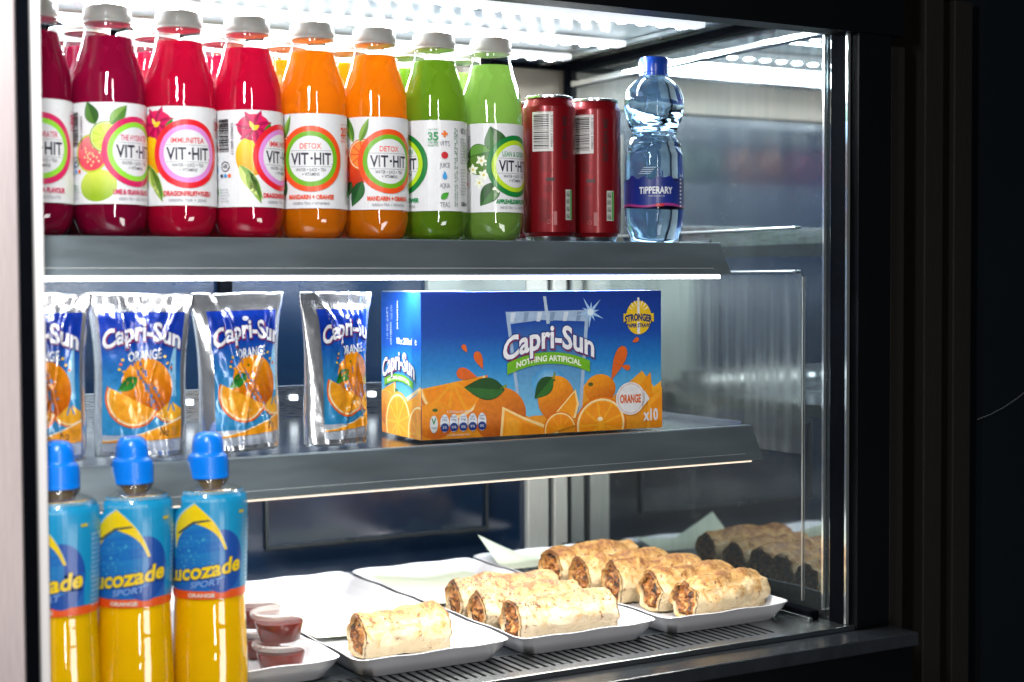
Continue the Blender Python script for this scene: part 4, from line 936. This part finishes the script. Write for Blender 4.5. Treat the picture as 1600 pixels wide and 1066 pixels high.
def pouch_art(sh=0):
    W2 = PW/2*.93; A = Art(-1, 1, 0, 1)
    # artwork in normalised units: x -1..1, y 0..1
    a = PW/2; kx = 1/a; ky = 1/PH
    B = Art(-.0385, .0405-sh, .006, .1310)
    def psky(x, y):
        return lerp3(hexc('2f8cc0'), hexc('0c34a0'), (y/PH-.38)/.34)
    B.grid(-.0385, .0405, .020, .1310, 12, 20, psky)
    B.l = 1; B.grid(-.0385, .0405, .006, .0205, 4, 2, hexc('b4bcc8'))
    B.l = 1; B.poly([(.0225+.0014*i, .055+.006*i) for i in range(10)]+[(.036, .055)], hexc('8fc4e4'))
    B.l = 2; B.disc(0, .1235, .0032, .0022, hexc('d8dce4'), n=16)
    B.l = 3; orange_fruit(B, .006, .063, .0260, .0265); B.l = 4; B.disc(.000, .0800, .0014, None, hexc('4a6a1a'), n=8)
    B.leaf(-.003, .072, .024, .012, -2.6, hexc('1d6a24'), hexc('2f8a30'))
    B.l = 6; B.wedge(.030, .052, .021, -2.5, hexc('e8780c'), hexc('f8dca0'), hexc('f5a821'), hexc('f3b030'), a=1.9)
    B.l = 11; B.wedge(-.0085, .0530, .0275, pi-.42, hexc('e8680c'), hexc('fae3b4'), hexc('f5a821'), hexc('f2a024'), a=pi, squash=.93)
    B.l = 10
    n = 16; xs = [-.0385+.079*i/n for i in range(n+1)]
    B.l = 17; B.mesh([(x, .0135+.004*max(0, (x+.0385)/.079)) for x in xs]+[(x, .0150+.0200*((x+.0385)/.079)**1.6) for x in xs], [(i, i+1, n+2+i, n+1+i) for i in range(n)], hexc('f3a01c'))
    B.l = 18; B.mesh([(x, .0150+.0200*((x+.0385)/.079)**1.6) for x in xs]+[(x, .0158+.0208*((x+.0385)/.079)**1.6) for x in xs], [(i, i+1, n+2+i, n+1+i) for i in range(n)], hexc('f4e4c0'))
    B.l = 19; B.text('No', .0235, .0200, .0080, hexc('3a2c14'), width=.0090, bold=.02); microtext(B, .030, .0400, .0195, .0290, 4, hexc('8a6a2a'), words=('ARTIFICIAL', 'SWEETENERS', 'COLOURS'))
    B.ring(.031, .0115, .0030, .0026, (.2, .25, .4), n=16); microtext(B, -.030, .025, .008, .0125, 2, (.35, .4, .5))
    B.l = 19; B.text('ORANGE', .004, .0880, .0090, (.80, .82, .84), width=.0330, bold=.02, slant=0, warp=lambda x, y: (x, y+.10*x))
    B.l = 19; 
    for (x, y, c_) in ((-.020, .084, 'e8641c'), (-.0215, .0795, 'f0c81c'), (-.017, .0775, 'f0a81c'), (.024, .091, 'f0c81c'), (.027, .085, 'f0b81c'), (.0305, .081, 'e8641c'), (-.018, .0880, 'f0c81c')): B.disc(x, y, .0012, .0016, hexc(c_), n=8, rot=x*80)
    B.l = 20; logo(B, .0010, .0970, .0760)
    bm = B.finish(None, sx=.0026, sy=.0030)
    return bm
def make_pouch(label, sd, rz, loc, sh=0):
    t = thing('juice_pouch', label, 'pouch', loc, rz, 'foil juice pouches standing on the lower shelf')
    bm = bmesh.new(); nu, nv = 40, 60
    F = [[bm.verts.new(pouch_front(-1+2*i/nu, j/nv, sd)) for i in range(nu+1)] for j in range(nv+1)]
    Bk = [[None]*(nu+1) for _ in range(nv+1)]
    for j in range(nv+1):
        for i in range(nu+1):
            if i in (0, nu): Bk[j][i] = F[j][i]; continue
            u = -1+2*i/nu; th, w_ = pouch_shape(u, j/nv)
            Bk[j][i] = bm.verts.new((u*w_, th+crease(u, j/nv, sd+5)*.8*max(0, 1-abs(u)**4), F[j][i].co.z))
    for j in range(nv):
        for i in range(nu):
            bm.faces.new((F[j][i], F[j][i+1], F[j+1][i+1], F[j+1][i]))
            bm.faces.new((Bk[j][i+1], Bk[j][i], Bk[j+1][i], Bk[j+1][i+1]))
    for j in (0, nv):
        for i in range(nu):
            q = [F[j][i], F[j][i+1], Bk[j][i+1], Bk[j][i]]; q = list(dict.fromkeys(q))
            if len(q) > 2:
                try: bm.faces.new(q if j else list(reversed(q)))
                except ValueError: pass
    obj('foil_body', bm, M['foil'], t, 3)
    # sealed seam ribs at the top
    bm = pouch_art(sh); W2 = PW/2
    for v in bm.verts:
        x, y, l = v.co; vv = y/PH; th, w_ = pouch_shape(0, vv); u = max(-.985, min(.985, (x+sh)/(W2*.985)))
        v.co = pouch_front(u, vv, sd, .00035+l)
    obj('front_print', bm, M['print_foil'], t, 3)
    return t
def pouch_at(x0, x1, y, phi, label, sd, sh=0):
    cx_ = (x0+x1)/2; t = make_pouch(label, sd, -math.atan2(cx_, y)+radians(phi), (cx_, y, S2T+.0015), sh)
    t.rotation_euler[1] = radians((0, -.6, .8, -1.0, .7)[sd])
pouch_at(.272, .358, 1.372, 4, 'foil pouch cut off by the left edge of the case', 1)
pouch_at(.359, .450, 1.372, 3, 'foil pouch behind the middle sports bottle, facing forward', 2)
pouch_at(.458, .543, 1.374, 25, 'foil pouch behind the cap of the sports bottle nearest the sauce', 3, .006)
pouch_at(.563, .635, 1.378, 43, 'foil pouch standing apart beside the blue carton', 4, .010)

# ================================================================ TRAYS
def rrect(hx, hy, r, n=8, wave=0, ph=0):
    pts = []
    for cx_, cy_, a0 in ((hx-r, hy-r, 0), (-hx+r, hy-r, pi/2), (-hx+r, -hy+r, pi), (hx-r, -hy+r, 3*pi/2)):
        for i in range(n+1):
            a = a0+pi/2*i/n; pts.append((cx_+r*cos(a), cy_+r*sin(a)))
    # densify the straight sides
    out = []
    for (x0, y0), (x1, y1) in zip(pts, pts[1:]+pts[:1]):
        L = sqrt((x1-x0)**2+(y1-y0)**2); k = max(1, int(L/.008))
        for i in range(k): out.append((x0+(x1-x0)*i/k, y0+(y1-y0)*i/k))
    return out
def make_tray(label, cx_, y0, y1, hw, rz=0):
    hx, hy = hw, (y1-y0)/2
    t = thing('serving_tray', label, 'tray', (cx_, (y0+y1)/2, ZD+.0012), rz, 'white serving trays on the case floor')
    base = rrect(hx, hy, .020); bm = bmesh.new()
    levels = [(-.0140, .0, 0), (-.0125, .0, 0), (-.0030, .0130, .4), (.0, .0195, 1), (.0012, .0205, 1), (.0006, .0212, 1), (-.0020, .0198, 1), (-.0050, .0140, .4), (-.0150, .0042, 0), (-.0200, .0034, 0)]
    rings = []
    for off, z, wv in levels:
        ring = []
        for x, y in base:
            sx = (hx+off)/hx; sy = (hy+off)/hy
            wz = .0006*(sin(x*95+.6)*(abs(y) > hy-.012) + sin(y*70)*(abs(x) > hx-.012))*wv
            ring.append(bm.verts.new((x*sx, y*sy, z+wz)))
        rings.append(ring)
    k = len(base)
    for A, B in zip(rings, rings[1:]):
        for i in range(k): bm.faces.new((A[i], A[(i+1) % k], B[(i+1) % k], B[i]))
    bm.faces.new(list(reversed(rings[0]))); bm.faces.new(rings[-1])
    obj('tray', bm, M['porcelain'], t, .8)
    return t
# single-mesh things would not need a parent; each tray keeps one body only
def solo_tray(label, cx_, y0, y1, hw, rz=0):
    t = make_tray(label, cx_, y0, y1, hw, rz)
    c = [q for q in bpy.data.objects if q.parent == t][0]
    c.parent = None; c.location = t.location; c.rotation_euler = t.rotation_euler; c.name = 'serving_tray'
    for k in ('label', 'category', 'group'): c[k] = t[k]
    bpy.data.objects.remove(t); c.name = 'serving_tray'
    return c
ZT = ZD+.0012+.0034      # tray floor
solo_tray('white tray holding the sauce cups, behind the sports drink bottles', .520, 1.362, 1.80, .080)
solo_tray('white tray with a single sausage roll near its front', .692, 1.342, 1.775, .086)
solo_tray('white tray with three sausage rolls sprinkled with dark seeds', .873, 1.339, 1.775, .086)
solo_tray('rightmost white tray, heaped with golden sausage rolls', 1.056, 1.339, 1.79, .087)

def paper(label, pts, z, curl):
    """sheet on a 2D quad with curled corners, thin but closed"""
    bm = bmesh.new(); n = 12; (a, b, c, d) = [Vector(p) for p in pts]
    G = []
    for s_ in (0, 1):
        g = []
        for j in range(n+1):
            row = []
            for i in range(n+1):
                u, v = i/n, j/n; p = (a*(1-u)+b*u)*(1-v)+(d*(1-u)+c*u)*v
                zz = z+.0012*noise.noise(Vector((p.x*30, p.y*30, 2)))+curl[0]*max(0, (1-u)-.5)*max(0, v-.4)*6+curl[1]*max(0, u-.6)*max(0, v-.5)*6+curl[2]*max(0, .5-u)*max(0, .4-v)*6
                row.append(bm.verts.new((p.x, p.y, zz+s_*.0004)))
            g.append(row)
        G.append(g)
    for s_, g in enumerate(G):
        for j in range(n):
            for i in range(n):
                q = (g[j][i], g[j][i+1], g[j+1][i+1], g[j+1][i]); bm.faces.new(q if s_ else tuple(reversed(q)))
    for i in range(n):
        for (j, fl) in ((0, 0), (n, 1)):
            q = (G[0][j][i], G[0][j][i+1], G[1][j][i+1], G[1][j][i]); bm.faces.new(q if not fl else tuple(reversed(q)))
            q = (G[0][i][j], G[0][i+1][j], G[1][i+1][j], G[1][i][j]); bm.faces.new(q if fl else tuple(reversed(q)))
    o = obj('paper_liner', bm, M['paper'], None, .8); tag(o, label, 'paper', 'greaseproof paper sheets on the trays'); return o
paper('pale paper sheet lying behind the single sausage roll', [(.628, 1.50), (.765, 1.47), (.770, 1.66), (.622, 1.70)], ZT+.0055, (.003, .002, .0))
paper('pale paper sheet behind the three seeded sausage rolls', [(.808, 1.585), (.945, 1.59), (.94, 1.745), (.800, 1.750)], ZT+.006, (.006, .002, 0))
paper('pale paper sheet raised behind the heaped golden sausage rolls', [(.985, 1.700), (1.12, 1.705), (1.115, 1.785), (.980, 1.785)], ZT+.012, (.018, .006, .0))

# ================================================================ SAUSAGE ROLLS
def pastry_mat(name, pale, gold, brown, seeds=0, thr=(.42, .62)):
    m = bpy.data.materials.new(name); m.use_nodes = True; nt = m.node_tree; b = nt.nodes['Principled BSDF']
    b.inputs['Roughness'].default_value = .5; b.inputs['Coat Weight'].default_value = .12; b.inputs['Coat Roughness'].default_value = .35
    b.inputs['Subsurface Weight'].default_value = .0
    tc = nt.nodes.new('ShaderNodeTexCoord')
    n1 = nt.nodes.new('ShaderNodeTexNoise'); n1.inputs['Scale'].default_value = 46; n1.inputs['Detail'].default_value = 10; n1.inputs['Roughness'].default_value = .68; n1.inputs['Distortion'].default_value = 1.0
    nt.links.new(tc.outputs['Object'], n1.inputs['Vector'])
    sep = nt.nodes.new('ShaderNodeSeparateXYZ'); nt.links.new(tc.outputs['Object'], sep.inputs[0])
    mr = nt.nodes.new('ShaderNodeMapRange'); mr.inputs['From Min'].default_value = .010; mr.inputs['From Max'].default_value = .050; mr.inputs['To Min'].default_value = -.16; mr.inputs['To Max'].default_value = .17
    nt.links.new(sep.outputs['Z'], mr.inputs['Value'])
    sg_ = nt.nodes.new('ShaderNodeSeparateXYZ'); nt.links.new(tc.outputs['Generated'], sg_.inputs[0])
    e1 = nt.nodes.new('ShaderNodeMath'); e1.operation = 'SUBTRACT'; e1.inputs[1].default_value = .5; nt.links.new(sg_.outputs['X'], e1.inputs[0])
    e2 = nt.nodes.new('ShaderNodeMath'); e2.operation = 'ABSOLUTE'; nt.links.new(e1.outputs[0], e2.inputs[0])
    e3 = nt.nodes.new('ShaderNodeMapRange'); e3.inputs['From Min'].default_value = .455; e3.inputs['From Max'].default_value = .50; e3.inputs['To Max'].default_value = .20; nt.links.new(e2.outputs[0], e3.inputs['Value'])
    a0 = nt.nodes.new('ShaderNodeMath'); a0.operation = 'ADD'; nt.links.new(mr.outputs[0], a0.inputs[0]); nt.links.new(e3.outputs[0], a0.inputs[1])
    ad = nt.nodes.new('ShaderNodeMath'); ad.operation = 'ADD'; nt.links.new(n1.outputs['Fac'], ad.inputs[0]); nt.links.new(a0.outputs[0], ad.inputs[1])
    cr = nt.nodes.new('ShaderNodeValToRGB'); e = cr.color_ramp.elements
    e[0].position = thr[0]; e[0].color = (*pale, 1); e[1].position = .74; e[1].color = (*brown, 1); x = e.new(thr[1]); x.color = (*gold, 1)
    nt.links.new(ad.outputs[0], cr.inputs[0]); last = cr.outputs[0]
    fk = nt.nodes.new('ShaderNodeTexNoise'); fk.inputs['Scale'].default_value = 210; fk.inputs['Detail'].default_value = 3; nt.links.new(tc.outputs['Object'], fk.inputs['Vector'])
    fz = nt.nodes.new('ShaderNodeMapRange'); fz.inputs['From Min'].default_value = .012; fz.inputs['From Max'].default_value = .045; fz.inputs['To Max'].default_value = .10; nt.links.new(sep.outputs['Z'], fz.inputs['Value'])
    fa = nt.nodes.new('ShaderNodeMath'); fa.operation = 'ADD'; nt.links.new(fk.outputs['Fac'], fa.inputs[0]); nt.links.new(fz.outputs[0], fa.inputs[1])
    fr = nt.nodes.new('ShaderNodeMapRange'); fr.inputs['From Min'].default_value = .66; fr.inputs['From Max'].default_value = .74; nt.links.new(fa.outputs[0], fr.inputs['Value'])
    fm = nt.nodes.new('ShaderNodeMix'); fm.data_type = 'RGBA'; fm.inputs['B'].default_value = (.20, .08, .025, 1)      # toasted flecks
    nt.links.new(fr.outputs[0], fm.inputs['Factor']); nt.links.new(last, fm.inputs['A']); last = fm.outputs['Result']
    if seeds:
        v = nt.nodes.new('ShaderNodeTexVoronoi'); v.inputs['Scale'].default_value = 420; nt.links.new(tc.outputs['Object'], v.inputs['Vector'])
        n3 = nt.nodes.new('ShaderNodeTexNoise'); n3.inputs['Scale'].default_value = 28; nt.links.new(tc.outputs['Object'], n3.inputs['Vector'])
        lt = nt.nodes.new('ShaderNodeMath'); lt.operation = 'LESS_THAN'; lt.inputs[1].default_value = .36; nt.links.new(v.outputs['Distance'], lt.inputs[0])
        gt = nt.nodes.new('ShaderNodeMath'); gt.operation = 'GREATER_THAN'; gt.inputs[1].default_value = .50; nt.links.new(n3.outputs['Fac'], gt.inputs[0])
        gz = nt.nodes.new('ShaderNodeMath'); gz.operation = 'GREATER_THAN'; gz.inputs[1].default_value = .038; nt.links.new(sep.outputs['Z'], gz.inputs[0])
        m1 = nt.nodes.new('ShaderNodeMath'); m1.operation = 'MULTIPLY'; nt.links.new(lt.outputs[0], m1.inputs[0]); nt.links.new(gt.outputs[0], m1.inputs[1])
        m2 = nt.nodes.new('ShaderNodeMath'); m2.operation = 'MULTIPLY'; nt.links.new(m1.outputs[0], m2.inputs[0]); nt.links.new(gz.outputs[0], m2.inputs[1])
        mx = nt.nodes.new('ShaderNodeMix'); mx.data_type = 'RGBA'; mx.inputs['B'].default_value = (.06, .05, .06, 1)
        nt.links.new(m2.outputs[0], mx.inputs['Factor']); nt.links.new(last, mx.inputs['A']); last = mx.outputs['Result']
    nt.links.new(last, b.inputs['Base Color'])
    n2 = nt.nodes.new('ShaderNodeTexNoise'); n2.inputs['Scale'].default_value = 75; n2.inputs['Detail'].default_value = 10; n2.inputs['Roughness'].default_value = .65; n2.inputs['Distortion'].default_value = 1.5; nt.links.new(tc.outputs['Object'], n2.inputs['Vector'])
    bp = nt.nodes.new('ShaderNodeBump'); bp.inputs['Strength'].default_value = .9; bp.inputs['Distance'].default_value = .0045
    nt.links.new(n2.outputs['Fac'], bp.inputs['Height']); nt.links.new(bp.outputs[0], b.inputs['Normal'])
    return m
M['pastry_pale'] = pastry_mat('pale_pastry', (.56, .45, .28), (.50, .27, .08), (.20, .07, .02), thr=(.46, .62))
M['pastry_seed'] = pastry_mat('seeded_pastry', (.57, .47, .31), (.48, .28, .10), (.22, .08, .03), seeds=1, thr=(.46, .63))
M['pastry_gold'] = pastry_mat('golden_pastry', (.62, .49, .29), (.50, .27, .07), (.20, .065, .015), thr=(.45, .62))
def filling_mat():
    m = bpy.data.materials.new('meat_filling'); m.use_nodes = True; nt = m.node_tree; b = nt.nodes['Principled BSDF']; b.inputs['Roughness'].default_value = .5; b.inputs['Coat Weight'].default_value = .1
    tc = nt.nodes.new('ShaderNodeTexCoord'); n1 = nt.nodes.new('ShaderNodeTexNoise'); n1.inputs['Scale'].default_value = 95; n1.inputs['Detail'].default_value = 6; n1.inputs['Distortion'].default_value = 1.2
    nt.links.new(tc.outputs['Object'], n1.inputs['Vector']); cr = nt.nodes.new('ShaderNodeValToRGB'); e = cr.color_ramp.elements
    e[0].position = .40; e[0].color = (.016, .006, .003, 1); e[1].position = .72; e[1].color = (.55, .31, .09, 1); x = e.new(.53); x.color = (.30, .095, .012, 1)
    nt.links.new(n1.outputs['Fac'], cr.inputs[0]); nt.links.new(cr.outputs[0], b.inputs['Base Color'])
    bp = nt.nodes.new('ShaderNodeBump'); bp.inputs['Strength'].default_value = .9; bp.inputs['Distance'].default_value = .003; nt.links.new(n1.outputs['Fac'], bp.inputs['Height']); nt.links.new(bp.outputs[0], b.inputs['Normal'])
    return m
M['filling'] = filling_mat()
GR = 'sausage rolls on the white trays'
def make_roll(label, xl, yc, L, r, sd, m, rz=0, zoff=0, flat=.88, tilt=0):
    t = thing('sausage_roll', label, 'sausage roll', (xl+L/2, yc, ZT+.0006+zoff), rz, GR)
    t.rotation_euler = (tilt, 0, rz) if tilt else (0, 0, rz)
    bm = bmesh.new(); nx, na = 56, 64; rings = []
    def surf(s_, a):
        # s_ along 0..1
        sq = 1.0+.06*cos(4*a)  # slightly squared
        end = max(0, 1-((s_-.5)*2)**14*.10); bul = 1+.05*sin(s_*9+sd)+.03*sin(s_*21+sd*2)
        rr = r*sq*end*bul
        fl = .0042*noise.noise(Vector((s_*L*(26+5*(sd%3))+sd*9, cos(a)*1.6, sin(a)*1.6)))+.0012*noise.noise(Vector((s_*L*160+sd, cos(a)*4, sin(a)*4)))
        fl += .0020*(1 if sin(a*1.0-.4+.25*noise.noise(Vector((s_*6, sd, 0)))) > .2 else 0)*.6
        fl += .0018*max(0, noise.noise(Vector((s_*L*30+sd*3, cos(a)*3+a*.3, sin(a)*3)))*2.5)
        rr += fl
        y, z = rr*cos(a), rr*sin(a)*flat
        z = z+r*flat
        if z < 0.0016: z = .0016*0+max(0, z*.2)
        if sin(a) < -.55: z = max(0.0, z*.35); y *= 1.06
        return y, z
    for i in range(nx+1):
        s_ = i/nx; x = -L/2+L*s_
        rings.append([bm.verts.new((x+(.0022*noise.noise(Vector((cos(2*pi*k/na)*2, sin(2*pi*k/na)*2, sd+s_)))), *surf(s_, 2*pi*k/na))) for k in range(na)])
    for A, B in zip(rings, rings[1:]):
        for k in range(na): bm.faces.new((A[k], B[k], B[(k+1) % na], A[(k+1) % na]))
    # rolled-in rims at both ends
    for ring, sg in ((rings[0], -1), (rings[-1], 1)):
        c = Vector((sg*L/2, 0, r*flat)); prev = ring
        for f, dx in ((.95, .0018), (.90, .0016), (.86, -.002), (.84, -.007)):
            cur = [bm.verts.new((ring[k].co.x+sg*dx, c.y+(ring[k].co.y-c.y)*f, c.z+(ring[k].co.z-c.z)*f)) for k in range(na)]
            for k in range(na):
                q = (prev[k], prev[(k+1) % na], cur[(k+1) % na], cur[k]); bm.faces.new(q if sg > 0 else tuple(reversed(q)))
            prev = cur
    obj('pastry', bm, m, t, 3)
    # filling: lumpy disc bulging out of both ends, with a spiral ridge
    for sg in (-1, 1):
        bm = bmesh.new(); K = 14; prev = None
        for j in range(K+1):
            f = j/K; cur = []
            for k in range(na):
                a = 2*pi*k/na; y0, z0 = surf(0 if sg < 0 else 1, a)
                q = .88*(1-f)+.0005; y = y0*q; z = r*flat+(z0-r*flat)*q
                d = .0050*noise.noise(Vector((y*130+sd, z*130, sg+sd)))+.0030*noise.noise(Vector((y*330, z*330, sd)))+.0012*sin(f*11+a)
                x = sg*(L/2-.0045+.0045*sin(pi*f*.5)+d)
                cur.append(bm.verts.new((x, y, z)))
            if prev:
                for k in range(na):
                    q = (prev[k], prev[(k+1) % na], cur[(k+1) % na], cur[k]); bm.faces.new(q if sg > 0 else tuple(reversed(q)))
            prev = cur
        bm.faces.new(prev if sg > 0 else list(reversed(prev)))
        obj('filling', bm, M['filling'], t, 3)
    return t
make_roll('single pale sausage roll alone on its tray, next to the sauce cups', 0.638, 1.416, .094, .0250, 1, M['pastry_pale'], radians(-3))
make_roll('frontmost of the three seeded sausage rolls', 0.808, 1.398, .120, .0243, 2, M['pastry_seed'], radians(-2))
make_roll('middle of the three seeded sausage rolls', 0.798, 1.452, .122, .0252, 3, M['pastry_seed'], radians(-5))
make_roll('rearmost of the three seeded sausage rolls', 0.800, 1.508, .125, .0262, 4, M['pastry_seed'], radians(-7))
make_roll('frontmost golden sausage roll on the rightmost tray', 1.026, 1.394, .110, .0243, 5, M['pastry_gold'], radians(5), flat=.92)
make_roll('second golden sausage roll from the front on the rightmost tray', 1.020, 1.448, .112, .0245, 6, M['pastry_gold'], radians(1), flat=.92)
make_roll('third golden sausage roll from the front on the rightmost tray', 1.008, 1.503, .118, .0250, 7, M['pastry_gold'], radians(-5), flat=.92)
make_roll('fourth golden sausage roll from the front, where the heap starts rising', 0.998, 1.560, .122, .0250, 8, M['pastry_gold'], radians(-2), flat=.92)
make_roll('rearmost golden sausage roll, against the raised paper sheet', 0.988, 1.618, .128, .0255, 9, M['pastry_gold'], radians(3), flat=.95)

# ================================================================ SAUCE CUPS
def make_cup(label, x, y, z, rz):
    t = thing('sauce_cup', label, 'sauce cup', (x, y, z), rz, 'clear lidded cups of red sauce')
    bm = bmesh.new(); lathe(bm, [(.0195, .0), (.0205, .001), (.0255, .0255), (.0272, .0262), (.0272, .0272), (.0250, .0270)], 48, close_top=False); obj('cup', bm, M['cup_frost'], t, .7)
    bm = bmesh.new(); lathe(bm, [(.0190, .0010), (.0200, .0018), (.0235, .0185), (.0230, .0195)], 48); obj('sauce', bm, M['sauce'], t, .7)
    bm = bmesh.new(); lathe(bm, [(.0276, .0245), (.0282, .0262), (.0280, .0290), (.0262, .0300), (.0240, .0298), (.0232, .0275), (.001, .0272)], 48, lambda r, z_, a: (r+.0002*cos(30*a) if r > .027 else r, z_), close_bot=False); obj('lid', bm, M['lid_frost'], t, .7)
    return t
make_cup('lower sauce cup of the front stack', .552, 1.408, ZT+.0006, 0)
make_cup('upper sauce cup of the front stack, beside the sports bottle', .5505, 1.408, ZT+.0312, 1)
make_cup('lower sauce cup of the stack behind the front one', .556, 1.478, ZT+.0006, 2)
make_cup('upper sauce cup of the stack behind the front one', .5555, 1.479, ZT+.0312, 3)
make_cup('sauce cup glimpsed between the two right sports bottles', .492, 1.470, ZT+.0006, 4)

# ================================================================ CRUMBS
bm = bmesh.new(); rc = random.Random(21)
for cx_, x0, x1, n in ((0, .625, .770, 30), (0, .805, .945, 46), (0, .985, 1.125, 46)):
    for i in range(n):
        x = rc.uniform(x0, x1); y = rc.choice((rc.uniform(1.372, 1.388), rc.gauss(1.47, .05), rc.uniform(1.375, 1.65))); r_ = rc.uniform(.0004, .0013)
        if not 1.371 < y < 1.76: continue
        m_ = Matrix.Translation((x, y, ZT+.0004+r_*.5)) @ Matrix.Rotation(rc.uniform(0, 6), 4, 'Z') @ Matrix.Diagonal((r_*rc.uniform(1, 2), r_, r_*.6, 1))
        bmesh.ops.create_icosphere(bm, subdivisions=1, radius=1, matrix=m_)
cr_ = obj('pastry_crumbs', bm, mat('crumbs', (.42, .22, .07), .7, noise_amt=.4, noise_scale=200))
cr_['kind'] = 'stuff'; cr_['label'] = 'brown pastry crumbs scattered on the white trays'; cr_['category'] = 'crumbs'
